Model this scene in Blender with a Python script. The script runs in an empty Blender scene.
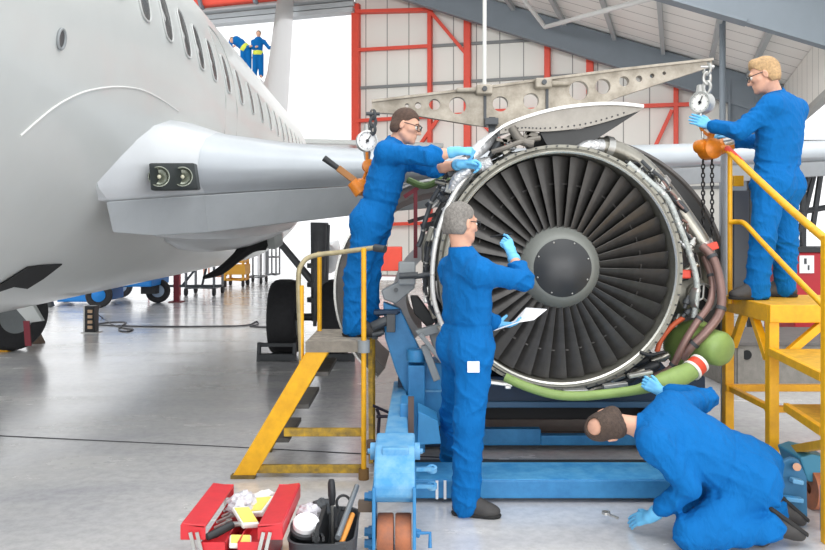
import bpy, bmesh, math, random
import numpy as np
from mathutils import Vector, Matrix
random.seed(7)
SC = bpy.context.scene
COL = SC.collection
F, HZ, EYE = 802.0, 230.0, 1.65

# ------------------------------------------------------------------ camera, world, light, exposure
cam_d = bpy.data.cameras.new('camera')
cam = bpy.data.objects.new('camera', cam_d); COL.objects.link(cam)
cam.location = (0, 0, EYE); cam.rotation_euler = (math.radians(90), 0, 0)
cam_d.sensor_width = 36.0; cam_d.lens = 36.0*F/825.0
cam_d.shift_y = -(275.0-HZ)/825.0
cam_d.clip_end = 300
SC.camera = cam
w = bpy.data.worlds.new('overcast_daylight'); SC.world = w; w.use_nodes = True
w.node_tree.nodes['Background'].inputs[0].default_value = (0.97, 0.985, 1.0, 1)
w.node_tree.nodes['Background'].inputs[1].default_value = 1.2
def area(name, loc, rot, sx, sy, power, col=(1, 1, 1)):
    l = bpy.data.lights.new(name, 'AREA'); l.shape = 'RECTANGLE'; l.size = sx; l.size_y = sy
    l.energy = power; l.color = col
    o = bpy.data.objects.new(name, l); COL.objects.link(o); o.location = loc
    o.rotation_euler = [math.radians(a) for a in rot]
    return o
area('top_fill', (1.0, 4.0, 9.0), (0, 0, 0), 9, 9, 380)  # added fill above the frame for soft top light, no visible fitting
area('wall_fill_left', (-2.0, 13.5, 8.4), (66, 0, -18), 8, 2.5, 650)  # added fill, out of view, brightens the back wall under the roof
area('wall_fill_right', (2.5, 9.0, 5.6), (84, 0, -20), 4, 1.5, 330)  # added fill, out of view, lifts the right wall and rafters
area('front_fill', (3.0, -8.0, 3.2), (90, 0, 6), 14, 5, 850)  # added fill behind the camera, raises the ceiling and far interior
SC.view_settings.view_transform = 'Standard'
SC.view_settings.look = 'None'
SC.view_settings.exposure = 0.27
SC.view_settings.gamma = 1.0

# ------------------------------------------------------------------ helpers
def W(px, py, d):
    return Vector(((px-412.5)/F*d, d, EYE+(HZ-py)/F*d))
def WZ(px, z, d):
    return Vector(((px-412.5)/F*d, d, z))
def FL(px, py):
    d = EYE*F/(py-HZ)
    return Vector(((px-412.5)/F*d, d, 0))
def hexc(h):
    h = h.lstrip('#')
    out = []
    for i in (0, 2, 4):
        c = int(h[i:i+2], 16)/255
        out.append(c/12.92 if c <= .04045 else ((c+.055)/1.055)**2.4)
    return tuple(out)+(1,)
MATS = {}
def mat(name, col, rough=.5, metal=0.0, var=0.0, scale=8.0, bump=0.0, bscale=40.0, spec=.5, col2=None, stretch=None, coat=0.0, bdist=.02):
    if name in MATS: return MATS[name]
    m = bpy.data.materials.new(name); m.use_nodes = True
    nt = m.node_tree; b = nt.nodes['Principled BSDF']
    c = hexc(col) if isinstance(col, str) else col
    b.inputs['Base Color'].default_value = c
    b.inputs['Roughness'].default_value = rough
    b.inputs['Metallic'].default_value = metal
    b.inputs['Specular IOR Level'].default_value = spec
    b.inputs['Coat Weight'].default_value = coat
    tc = nt.nodes.new('ShaderNodeTexCoord')
    src = tc.outputs['Object']
    if stretch:
        mp = nt.nodes.new('ShaderNodeMapping'); mp.inputs['Scale'].default_value = stretch
        nt.links.new(src, mp.inputs[0]); src = mp.outputs[0]
    if var > 0 or col2:
        n = nt.nodes.new('ShaderNodeTexNoise'); n.inputs['Scale'].default_value = scale
        n.inputs['Detail'].default_value = 6; n.inputs['Roughness'].default_value = .65
        nt.links.new(src, n.inputs['Vector'])
        r = nt.nodes.new('ShaderNodeValToRGB')
        if col2:
            c2 = hexc(col2)
        else:
            c2 = tuple(max(0, x*(1-var)) for x in c[:3])+(1,)
        r.color_ramp.elements[0].position = .35; r.color_ramp.elements[0].color = c2
        r.color_ramp.elements[1].position = .65; r.color_ramp.elements[1].color = c
        nt.links.new(n.outputs['Fac'], r.inputs[0]); nt.links.new(r.outputs[0], b.inputs['Base Color'])
    if bump > 0:
        n = nt.nodes.new('ShaderNodeTexNoise'); n.inputs['Scale'].default_value = bscale
        n.inputs['Detail'].default_value = 4; n.inputs['Distortion'].default_value = .6
        nt.links.new(src, n.inputs['Vector'])
        bp = nt.nodes.new('ShaderNodeBump'); bp.inputs['Strength'].default_value = bump; bp.inputs['Distance'].default_value = bdist
        nt.links.new(n.outputs['Fac'], bp.inputs['Height']); nt.links.new(bp.outputs[0], b.inputs['Normal'])
    MATS[name] = m
    return m

def frame_of(d):
    d = Vector(d).normalized()
    a = Vector((0, 0, 1)) if abs(d.z) < .9 else Vector((1, 0, 0))
    x = d.cross(a).normalized(); y = d.cross(x).normalized()
    return x, y, d

class MB:
    """collects boxes, tubes, lathes and prisms; build() links them as one mesh object"""
    def __init__(s): s.bm = bmesh.new()
    def box(s, c, size, rot=None):
        c = Vector(c); hx, hy, hz = [v/2 for v in size]
        R = rot if rot is not None else Matrix.Identity(3)
        vs = [s.bm.verts.new(c+R@Vector((x, y, z))) for x in (-hx, hx) for y in (-hy, hy) for z in (-hz, hz)]
        for f in ((0, 1, 3, 2), (4, 6, 7, 5), (0, 4, 5, 1), (2, 3, 7, 6), (0, 2, 6, 4), (1, 5, 7, 3)):
            s.bm.faces.new([vs[i] for i in f])
        return s
    def beam(s, a, b, wd, ht, up=(0, 0, 1)):
        a, b = Vector(a), Vector(b); d = (b-a)
        y = d.normalized(); u = Vector(up)
        x = y.cross(u)
        if x.length < 1e-4: x = y.cross(Vector((0, 1, 0)))
        x.normalize(); z = x.cross(y)
        R = Matrix((x, y, z)).transposed()
        return s.box((a+b)/2, (wd, d.length, ht), R)
    def tube(s, pts, r, seg=10, cap=True, smooth=0, closed=False):
        pts = [Vector(p) for p in pts]
        if smooth: pts = spline(pts, smooth, closed)
        n = len(pts)
        rs = r if isinstance(r, (list, tuple)) else None
        if rs and len(rs) != n:
            rs = [np.interp(i/(n-1), np.linspace(0, 1, len(rs)), rs) for i in range(n)]
        px = None; rings = []
        for i, p in enumerate(pts):
            if closed: t = pts[(i+1) % n]-pts[i-1]
            else: t = pts[min(i+1, n-1)]-pts[max(i-1, 0)]
            t.normalize()
            if px is None: x, _, _ = frame_of(t)
            else:
                x = px-t*px.dot(t)
                if x.length < 1e-5: x, _, _ = frame_of(t)
                x.normalize()
            px = x; y = t.cross(x)
            rr = rs[i] if rs else r
            rings.append([s.bm.verts.new(p+(x*math.cos(2*math.pi*k/seg)+y*math.sin(2*math.pi*k/seg))*rr) for k in range(seg)])
        rng = range(n if closed else n-1)
        for i in rng:
            A, B = rings[i], rings[(i+1) % n]
            for k in range(seg):
                s.bm.faces.new((A[k], A[(k+1) % seg], B[(k+1) % seg], B[k]))
        if cap and not closed:
            s.bm.faces.new(list(reversed(rings[0]))); s.bm.faces.new(rings[-1])
        return s
    def lathe(s, o, axis, prof, seg=32, a0=0.0, a1=2*math.pi, xdir=None, capends=False):
        """prof: (radius, distance along axis)"""
        o = Vector(o); ax = Vector(axis).normalized()
        if xdir is None: x, y, _ = frame_of(ax)
        else:
            x = Vector(xdir); x = (x-ax*x.dot(ax)).normalized(); y = ax.cross(x)
        full = abs((a1-a0)-2*math.pi) < 1e-5
        m = seg if full else seg+1
        cols = []
        for k in range(m):
            a = a0+(a1-a0)*k/seg
            dirv = x*math.cos(a)+y*math.sin(a)
            cols.append([s.bm.verts.new(o+ax*h+dirv*r) for r, h in prof])
        for k in range(seg):
            A = cols[k]; B = cols[(k+1) % m]
            for i in range(len(prof)-1):
                try: s.bm.faces.new((A[i], A[i+1], B[i+1], B[i]))
                except ValueError: pass
        if capends and not full:
            for cx in (cols[0], cols[-1]):
                try: s.bm.faces.new(cx)
                except ValueError: pass
        return s
    def cyl(s, a, b, r, seg=24, r2=None):
        return s.tube([a, b], [r, r if r2 is None else r2], seg)
    def disc_box(s, o, axis, r, h, seg=32):
        o = Vector(o); ax = Vector(axis).normalized()
        return s.tube([o-ax*h/2, o+ax*h/2], r, seg)
    def prism(s, pts, ext):
        ext = Vector(ext)
        A = [s.bm.verts.new(Vector(p)) for p in pts]; B = [s.bm.verts.new(Vector(p)+ext) for p in pts]
        n = len(pts)
        s.bm.faces.new(A); s.bm.faces.new(list(reversed(B)))
        for i in range(n): s.bm.faces.new((A[i], B[i], B[(i+1) % n], A[(i+1) % n]))
        return s
    def loft(s, rings, closed_ring=True, caps=True):
        R = [[s.bm.verts.new(Vector(p)) for p in r] for r in rings]
        n = len(R[0])
        for i in range(len(R)-1):
            for k in range(n if closed_ring else n-1):
                s.bm.faces.new((R[i][k], R[i][(k+1) % n], R[i+1][(k+1) % n], R[i+1][k]))
        if caps and closed_ring:
            s.bm.faces.new(list(reversed(R[0]))); s.bm.faces.new(R[-1])
        return s
    def ball(s, c, r, seg=14):
        rx, ry, rz = r if isinstance(r, (tuple, list)) else (r, r, r)
        res = bmesh.ops.create_uvsphere(s.bm, u_segments=seg, v_segments=max(6, seg//2+2), radius=1)
        for v in res['verts']: v.co = Vector((v.co.x*rx, v.co.y*ry, v.co.z*rz))+Vector(c)
        return s
    def build(s, name, m, parent=None, smooth=True, bevel=0.0, solid=0.0, angle=40, origin=None):
        bmesh.ops.recalc_face_normals(s.bm, faces=s.bm.faces)
        me = bpy.data.meshes.new(name); s.bm.to_mesh(me); s.bm.free()
        return link(name, me, m, parent, smooth, bevel, solid, angle, origin)

def wpos(o):
    p = Vector(o.location)
    while o.parent:
        o = o.parent; p = p+Vector(o.location)
    return p
def link(name, me, m, parent=None, smooth=True, bevel=0.0, solid=0.0, angle=40, origin=None):
    o = bpy.data.objects.new(name, me); COL.objects.link(o)
    if m: me.materials.append(m)
    if parent is not None:
        o.parent = parent; off = wpos(parent)
        me.transform(Matrix.Translation(-off))
    else:
        if origin is None:
            n = len(me.vertices); co = np.empty(n*3, dtype=np.float32); me.vertices.foreach_get('co', co)
            co = co.reshape(-1, 3)
            origin = Vector(((co[:, 0].min()+co[:, 0].max())/2, (co[:, 1].min()+co[:, 1].max())/2, co[:, 2].min()))
            origin = Vector([float(v) for v in origin])
        me.transform(Matrix.Translation(-Vector(origin))); o.location = origin
    if smooth:
        me.polygons.foreach_set('use_smooth', [True]*len(me.polygons))
        try: me.set_sharp_from_angle(angle=math.radians(angle))
        except Exception: pass
    if bevel > 0:
        b = o.modifiers.new('bevel', 'BEVEL'); b.width = bevel; b.segments = 2; b.limit_method = 'ANGLE'
    if solid:
        b = o.modifiers.new('solid', 'SOLIDIFY'); b.thickness = solid; b.offset = 0
    return o
def spline(pts, k, closed=False):
    P = [Vector(p) for p in pts]; n = len(P); out = []
    rng = range(n if closed else n-1)
    for i in rng:
        if closed: p0, p1, p2, p3 = P[i-1], P[i], P[(i+1) % n], P[(i+2) % n]
        else: p0, p1, p2, p3 = P[max(i-1, 0)], P[i], P[i+1], P[min(i+2, n-1)]
        for j in range(k):
            t = j/k
            out.append(.5*((2*p1)+(p2-p0)*t+(2*p0-5*p1+4*p2-p3)*t*t+(3*p1-p0-3*p2+p3)*t**3))
    if not closed: out.append(P[-1])
    return out
def tag(o, label, cat, group=None):
    o['label'] = label; o['category'] = cat
    if group: o['group'] = group
    return o
def thing(name, loc, label, cat, group=None):
    o = bpy.data.objects.new(name, None); COL.objects.link(o); o.location = loc
    o.empty_display_size = .1
    return tag(o, label, cat, group)
def struct(o): o['kind'] = 'structure'; return o
def copy_tree(o, parent=None):
    c = o.copy(); COL.objects.link(c)
    if parent is not None: c.parent = parent
    for ch in list(o.children): copy_tree(ch, c)
    return c

# ------------------------------------------------------------------ materials
M_white = mat('aircraft_white', '#c6cac8', .32, 0, .04, 1.6, 0, coat=.25)
M_wing = mat('wing_paint', '#cdd1d4', .3, .1, .06, 3)
M_wingmetal = mat('wing_bare_metal', '#c9ced2', .3, .5, .08, 3)
M_dark = mat('dark_cavity', '#161719', .8)
M_rubber = mat('black_rubber', '#2e2e31', .75, 0, .3, 20)
M_black = mat('black_plastic', '#202225', .5)
M_glasswin = mat('cabin_window_glass', '#3d3f40', .2, 0)
M_grey = mat('grey_paint', '#8d9294', .5, 0, .12, 5)
M_dgrey = mat('dark_grey_steel', '#4a4d50', .5, .3, .2, 9)
M_steelframe = mat('portal_frame_grey', '#717a82', .6, 0, .06, 2)
M_red = mat('red_paint', '#e04c38', .5, 0, .08, 3)
M_redtool = mat('toolbox_red', '#d8343c', .35, 0, .12, 12)
M_yel = mat('safety_yellow', '#f0b310', .45, 0, .12, 14, col2='#dda010')
M_yelworn = mat('worn_yellow', '#c9a02a', .6, 0, .5, 16, col2='#806a35')
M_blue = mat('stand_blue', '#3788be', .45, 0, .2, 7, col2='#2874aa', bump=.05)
M_bluelt = mat('worn_light_blue', '#74a9cb', .5, 0, .2, 9, col2='#3f8fc4')
M_navy = mat('dark_navy_steel', '#16324e', .55, 0, .2, 6)
M_tugblue = mat('tug_blue', '#1583d6', .45)
M_alu = mat('brushed_aluminium', '#c4c4c0', .32, .75, .18, 14)
M_foil = mat('foil_wrap', '#d9dadb', .3, .55, .25, 25, bump=.7, bscale=38)
M_titan = mat('titanium_duct', '#a9a69c', .3, .85, .2, 10)
M_fanblade = mat('fan_blade_metal', '#5a5856', .38, .55, .25, 5, stretch=(1, 1, 3))
M_spinner = mat('spinner_grey', '#7d807b', .45, .1, .1, 6)
M_cap = mat('spinner_cap_black', '#303234', .42, .0)
M_case = mat('fan_case_grey', '#8b897f', .45, .55, .25, 12)
M_cowlin = mat('cowl_inner_grey', '#6d6a68', .55, .2, .25, 6)
M_compo = mat('cowl_dark_composite', '#3a3b3b', .5, .1, .25, 6)
M_green = mat('primer_green', '#90ab60', .45, 0, .18, 9)
M_brownpipe = mat('brown_heat_pipe', '#8b6f68', .4, .4, .2, 12)
M_orange = mat('hoist_orange', '#e0821c', .4, .05, .25, 20)
M_chain = mat('chain_steel', '#3a3a3b', .4, .7)
M_sling = mat('sling_beam_alloy', '#aaa295', .5, .3, .3, 9, col2='#857d70')
M_cover = mat('coverall_blue', '#0c68ae', .85, 0, .12, 3, bump=.4, bscale=12, spec=.15, stretch=(1.5, 1.1, .75), bdist=.06)
M_glove = mat('nitrile_glove_blue', '#6cbdea', .5, 0, .1, 20)
M_skin = mat('skin', '#d9a68c', .55, 0, .12, 22)
M_boot = mat('boot_leather', '#3f3d3c', .6, 0, .25, 14)
M_sole = mat('boot_sole', '#232323', .8)
M_paper = mat('white_paper', '#f1f2f4', .7)
M_deck = mat('worn_deck_plywood', '#a39a8a', .8, 0, .3, 10, col2='#77706a')
M_wheelor = mat('caster_polyurethane', '#b9714c', .6, 0, .3, 14, col2='#94604a')
M_crate = mat('grey_crate_wood', '#8c8881', .8, 0, .25, 12)
M_darkred = mat('maroon_paint', '#7d2230', .55)
M_eye = mat('eye_white', '#e8e4dc', .3)
M_iris = mat('eye_iris', '#2a2320', .3)
M_lens = mat('safety_lens', '#c9d4da', .1, 0)
# ------------------------------------------------------------------ the hangar: axes u (along the back wall, to the right) and v (into it)
E1 = Vector((.95, -.3125, 0)); E2 = Vector((.3125, .95, 0))
def H(u, v, z): return E1*u+E2*v+Vector((0, 0, z))
HR = Matrix((E1, E2, Vector((0, 0, 1)))).transposed()
def PU(px, v):
    a = (px-412.5)/F; t = v/(a*.3125+.95)
    return t*(a*.95-.3125), t
def HP(px, py, v):
    u, t = PU(px, v); return u, EYE+(HZ-py)/F*t
def roof_z(u): return 7.9-.377*(u+1.73)
VW = 28.0

# floor
def floor_material():
    m = bpy.data.materials.new('polished_concrete'); m.use_nodes = True
    nt = m.node_tree; b = nt.nodes['Principled BSDF']
    tc = nt.nodes.new('ShaderNodeTexCoord')
    def noise(sc, det, rough=.6, st=(1, 1, 1)):
        mp = nt.nodes.new('ShaderNodeMapping'); mp.inputs['Scale'].default_value = st
        nt.links.new(tc.outputs['Object'], mp.inputs[0])
        n = nt.nodes.new('ShaderNodeTexNoise'); n.inputs['Scale'].default_value = sc; n.inputs['Detail'].default_value = det
        n.inputs['Roughness'].default_value = rough
        nt.links.new(mp.outputs[0], n.inputs['Vector']); return n
    n1 = noise(.9, 8, .65, (.7, 1.6, 1)); n2 = noise(14, 6, .7); n3 = noise(70, 3)
    r1 = nt.nodes.new('ShaderNodeValToRGB')
    r1.color_ramp.elements[0].position = .3; r1.color_ramp.elements[0].color = hexc('#c2c2c7')
    r1.color_ramp.elements[1].position = .7; r1.color_ramp.elements[1].color = hexc('#e2e0dc')
    nt.links.new(n1.outputs['Fac'], r1.inputs[0])
    r2 = nt.nodes.new('ShaderNodeValToRGB')
    r2.color_ramp.elements[0].position = .35; r2.color_ramp.elements[0].color = (.72, .72, .73, 1)
    r2.color_ramp.elements[1].position = .6; r2.color_ramp.elements[1].color = (1, 1, 1, 1)
    nt.links.new(n2.outputs['Fac'], r2.inputs[0])
    mx = nt.nodes.new('ShaderNodeMix'); mx.data_type = 'RGBA'; mx.blend_type = 'MULTIPLY'; mx.inputs[0].default_value = .6
    nt.links.new(r1.outputs[0], mx.inputs[6]); nt.links.new(r2.outputs[0], mx.inputs[7])
    nt.links.new(mx.outputs[2], b.inputs['Base Color'])
    rr = nt.nodes.new('ShaderNodeMapRange'); rr.inputs[1].default_value = .3; rr.inputs[2].default_value = .7
    rr.inputs[3].default_value = .14; rr.inputs[4].default_value = .32
    nt.links.new(n1.outputs['Fac'], rr.inputs[0]); nt.links.new(rr.outputs[0], b.inputs['Roughness'])
    bp = nt.nodes.new('ShaderNodeBump'); bp.inputs['Strength'].default_value = .07; bp.inputs['Distance'].default_value = .01
    nt.links.new(n3.outputs['Fac'], bp.inputs['Height']); nt.links.new(bp.outputs[0], b.inputs['Normal'])
    b.inputs['Specular IOR Level'].default_value = .9
    b.inputs['Coat Weight'].default_value = .45; b.inputs['Coat Roughness'].default_value = .16
    return m
b = MB(); b.box((0, 22, -.1), (90, 76, .2))
struct(b.build('floor', floor_material(), smooth=False, origin=(0, 0, 0)))
# dark expansion joint in the floor slab
b = MB()
J = [Vector((-6.2, 6.95, .002)), FL(0, 436)+Vector((0, 0, .002)), FL(210, 446)+Vector((0, 0, .002)), FL(362, 454)+Vector((0, 0, .002)), Vector((3.2, 5.33, .002))]
for i in range(len(J)-1): b.beam(J[i], J[i+1], .014, .004)
struct(b.build('trim_1', mat('joint_sealant', '#4a4a4c', .8), smooth=False))

# back wall of ribbed white panels (with its seams and rails in the material)
def panel_material():
    m = bpy.data.materials.new('white_wall_panels'); m.use_nodes = True
    nt = m.node_tree; b = nt.nodes['Principled BSDF']
    tc = nt.nodes.new('ShaderNodeTexCoord'); sp = nt.nodes.new('ShaderNodeSeparateXYZ')
    nt.links.new(tc.outputs['Object'], sp.inputs[0])
    dv = nt.nodes.new('ShaderNodeMath'); dv.operation = 'PINGPONG'; dv.inputs[1].default_value = .425
    nt.links.new(sp.outputs[0], dv.inputs[0])
    lt = nt.nodes.new('ShaderNodeMath'); lt.operation = 'LESS_THAN'; lt.inputs[1].default_value = .018
    nt.links.new(dv.outputs[0], lt.inputs[0])
    mx = nt.nodes.new('ShaderNodeMix'); mx.data_type = 'RGBA'
    mx.inputs[6].default_value = hexc('#e3e1da'); mx.inputs[7].default_value = hexc('#8d8c88')
    nt.links.new(lt.outputs[0], mx.inputs[0]); nt.links.new(mx.outputs[2], b.inputs['Base Color'])
    b.inputs['Roughness'].default_value = .6
    return m
M_panel = panel_material()
def hbox(mb, u0, u1, v0, v1, z0, z1):
    mb.box(H((u0+u1)/2, (v0+v1)/2, (z0+z1)/2), (abs(u1-u0), abs(v1-v0), abs(z1-z0)), HR); return mb
UL, _ = PU(355, VW)
def wallobj(name, pts_uz, v, th, m):
    """vertical wall panel in the u-z plane; kept rotated so its material runs along u"""
    bm = bmesh.new()
    A = [bm.verts.new((u, 0, z)) for u, z in pts_uz]; B = [bm.verts.new((u, th, z)) for u, z in pts_uz]
    n = len(A); bm.faces.new(A); bm.faces.new(list(reversed(B)))
    for i in range(n): bm.faces.new((A[i], B[i], B[(i+1) % n], A[(i+1) % n]))
    bmesh.ops.recalc_face_normals(bm, faces=bm.faces)
    me = bpy.data.meshes.new(name); bm.to_mesh(me); bm.free(); me.materials.append(m)
    o = bpy.data.objects.new(name, me); COL.objects.link(o)
    o.location = H(0, v, 0); o.rotation_euler = (0, 0, math.atan2(E1.y, E1.x))
    return struct(o)
wallobj('wall_back', [(UL, 0), (3.25, 0), (3.25, roof_z(3.25)), (UL, roof_z(UL))], VW, .2, M_panel)
# header above the wide door opening in the left half of the back wall
_, zh = HP(283, 20, VW)
wallobj('wall_back_header', [(-26, zh+.05), (UL-.12, zh+.05), (UL-.12, 13.5), (-26, 13.5)], VW, .2, mat('header_cladding', '#b9b6b0', .6))
b = MB(); hbox(b, -26, UL+.1, VW-.5, VW-.02, zh-.05, zh+.12); hbox(b, -26, UL+.1, VW-.4, VW-.02, zh+.18, zh+.36); hbox(b, -26, UL+.1, VW-.75, VW-.3, zh+.40, zh+.46)
struct(b.build('trim_2', mat('header_rail', '#b4b8ba', .6), smooth=False))
b = MB(); hbox(b, -26, -8.4, VW-1.0, VW-.6, zh+.55, zh+1.05)
struct(b.build('trim_3', M_red, smooth=False, bevel=.06))
b = MB()
for k in range(7):
    u = -24.5+k*2.35
    b.beam(H(u, VW-1.04, zh+.42), H(u-.18, VW-1.04, zh+1.15), .25, .1)
struct(b.build('trim_4', M_steelframe, smooth=False))

# red columns and bracing of the gable wall
def redcol(name, px, w_, top=None, v=VW-.15, z0=0):
    u, _ = PU(px, v); zt = roof_z(u)-.2 if top is None else top
    b = MB(); hbox(b, u-w_/2, u+w_/2, v-.12, v+.12, z0, zt)
    return struct(b.build(name, M_red, smooth=False, bevel=.02))
redcol('column_red', 356, .30, zh+.3)
redcol('column_red', 430, .15); redcol('column_red', 467.5, .24); redcol('column_red', 547.5, .20); redcol('column_red', 590, .24); redcol('column_red', 676, .16)
def redbar(pa, pb, w_=.14, v=VW-.2):
    ua, za = HP(pa[0], pa[1], v); ub, zb = HP(pb[0], pb[1], v)
    b = MB(); b.beam(H(ua, v, za), H(ub, v, zb), .12, w_, E2)
    b2 = b
    return struct(b2.build('beam_red', M_red, smooth=False))
redbar((356, 12), (432, 10), .28); redbar((358, 50), (430, 46), .13); redbar((356, 121), (470, 114), .2); redbar((430, 11), (467, 55), .12)
redbar((467, 112), (700, 104), .2); redbar((672, 110), (648, 162), .14); redbar((444, 110), (420, 145), .12); redbar((470, 112), (520, 160), .12)
redbar((358, 225), (470, 222), .22, VW-.25)
# grey sheeting rails
b = MB()
for (y0, y1) in ((88, 75), (166, 160), (196, 193)):
    ua, za = HP(358, y0, VW-.08); ub, zb = HP(640, y1-4, VW-.08)
    b.beam(H(ua, VW-.06, za), H(3.1, VW-.06, za+(zb-za)*(3.1-ua)/(ub-ua)), .1, .1)
ua, za = HP(430, 46, VW-.08); ub, zb = HP(545, 39, VW-.08)
b.beam(H(ua, VW-.06, za), H(ub, VW-.06, zb), .1, .1)
struct(b.build('trim_5', mat('rail_grey', '#7f8282', .6), smooth=False))

# roof sheets, purlins and the portal frames
def ceil_material():
    m = bpy.data.materials.new('white_roof_liner'); m.use_nodes = True
    nt = m.node_tree; b = nt.nodes['Principled BSDF']
    tc = nt.nodes.new('ShaderNodeTexCoord'); sp = nt.nodes.new('ShaderNodeSeparateXYZ')
    nt.links.new(tc.outputs['Object'], sp.inputs[0])
    dv = nt.nodes.new('ShaderNodeMath'); dv.operation = 'PINGPONG'; dv.inputs[1].default_value = .5
    nt.links.new(sp.outputs[1], dv.inputs[0])
    lt = nt.nodes.new('ShaderNodeMath'); lt.operation = 'LESS_THAN'; lt.inputs[1].default_value = .03
    nt.links.new(dv.outputs[0], lt.inputs[0])
    mx = nt.nodes.new('ShaderNodeMix'); mx.data_type = 'RGBA'
    mx.inputs[6].default_value = hexc('#eceae5'); mx.inputs[7].default_value = hexc('#a7a6a2')
    nt.links.new(lt.outputs[0], mx.inputs[0]); nt.links.new(mx.outputs[2], b.inputs['Base Color'])
    b.inputs['Roughness'].default_value = .6
    return m
bm = bmesh.new()
def rv(u, v, dz): return bm.verts.new((u, v, roof_z(u)+dz))
Q = [(-12.0, 11), (3.4, 11), (3.4, VW+.2), (-12.0, VW+.2)]
A = [rv(u, v, 0) for u, v in Q]; B_ = [rv(u, v, .1) for u, v in Q]
bm.faces.new(A); bm.faces.new(list(reversed(B_)))
for i in range(4): bm.faces.new((A[i], B_[i], B_[(i+1) % 4], A[(i+1) % 4]))
bmesh.ops.recalc_face_normals(bm, faces=bm.faces)
me = bpy.data.meshes.new('ceiling'); bm.to_mesh(me); bm.free(); me.materials.append(ceil_material())
o = bpy.data.objects.new('ceiling', me); COL.objects.link(o); o.rotation_euler = (0, 0, math.atan2(E1.y, E1.x)); struct(o)
for u in (-7.0, -5.2, -3.5, -1.9, -.4, 1.0, 2.1):
    b = MB(); b.beam(H(u, 11, roof_z(u)-.1), H(u, VW, roof_z(u)-.1), .12, .18)
    struct(b.build('beam_purlin', mat('purlin_grey', '#a9adae', .6), smooth=False))
def rafter(v):
    b = MB()
    p = [(-12.5, .02), (3.3, .02), (3.3, 1.1), (1.3, 1.05), (-12.5, .8)]
    b.prism([H(u, v-.15, roof_z(u)-dz-.02) for u, dz in p], E2*.3)
    b.beam(H(-12.5, v, roof_z(-12.5)-.84), H(1.3, v, roof_z(1.3)-1.04), .42, .06)
    return struct(b.build('beam_rafter', M_steelframe, smooth=False))
rafter(26.8); rafter(17.0)
for v in (26.8, 17.0):
    b = MB(); uc = 1.95 if v > 20 else 4.6
    hbox(b, uc-.4, uc+.4, v-.06, v+.06, 0, roof_z(uc)-.3); hbox(b, uc-.42, uc-.36, v-.2, v+.2, 0, roof_z(uc)-.3); hbox(b, uc+.36, uc+.42, v-.2, v+.2, 0, roof_z(uc)-.3)
    struct(b.build('column_portal', M_steelframe, smooth=False))
# white wind-bracing tubes under the roof
for (a, c) in (((545, 27, 26), (655, -3, 18.5)), ((545, 27, 26), (518, -8, 24))):
    ua, za = HP(*a); ub, zb = HP(*c)
    b = MB(); b.tube([H(ua, a[2], za), H(ub, c[2], zb)], .07, 8)
    struct(b.build('beam_brace', mat('brace_white', '#cfd0ce', .5)))
# a grey drop pipe from the roof
u, t = PU(722.5, 21.0)
b = MB(); b.tube([H(u, 21.0, 0), H(u, 21.0, roof_z(u))], .075, 12); struct(b.build('column_pipe', M_steelframe))
# right side wall above the side opening
b = bmesh.new()
me = bpy.data.meshes.new('wall_right')
pts = [(12.5, 4.6), (VW, 4.6), (VW, roof_z(3.2)), (12.5, roof_z(3.2))]
A = [b.verts.new((v, 0, z)) for v, z in pts]; B_ = [b.verts.new((v, .15, z)) for v, z in pts]
b.faces.new(A); b.faces.new(list(reversed(B_)))
for i in range(4): b.faces.new((A[i], B_[i], B_[(i+1) % 4], A[(i+1) % 4]))
bmesh.ops.recalc_face_normals(b, faces=b.faces); b.to_mesh(me); b.free(); me.materials.append(M_panel)
o = bpy.data.objects.new('wall_right', me); COL.objects.link(o); o.location = H(3.25, 0, 0); o.rotation_euler = (0, 0, math.atan2(E2.y, E2.x)); struct(o)
b = MB(); hbox(b, 3.0, 3.2, 12.5, VW, 4.5, 4.64); struct(b.build('trim_6', mat('sill_grey', '#9a9a96', .6), smooth=False))

# ------------------------------------------------------------------ the aircraft
PSI = .034
AX, AZ, AR = -3.455, 2.83, 1.88
def A3(s, lx, z): return Vector((AX-s*PSI+lx, s+lx*PSI, z))
plane = thing('airliner', (AX-.3, 9.0, 0), 'large white passenger jet parked nose forward, filling the left of the hangar', 'airplane')
def fus_r(s):
    if s < 17: return 1.0, 0.0
    t = (s-17)/13.0
    return max(.12, 1-.8*t**1.25), .95*t**1.2
def fus_pt(s, th, out=0.0):
    """th measured from the right-hand horizontal, up positive"""
    k, dz = fus_r(s)
    c, sn = math.cos(th), math.sin(th)
    r = AR*k+out
    rz = r*(1.02 if sn > 0 else 1.0)
    return A3(s, r*c, AZ+dz+rz*sn)
b = MB()
ss = list(np.arange(-3.5, 30.1, .5))
b.loft([[fus_pt(s, 2*math.pi*k/96) for k in range(96)] for s in ss])
b.build('fuselage', M_white, plane)
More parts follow.
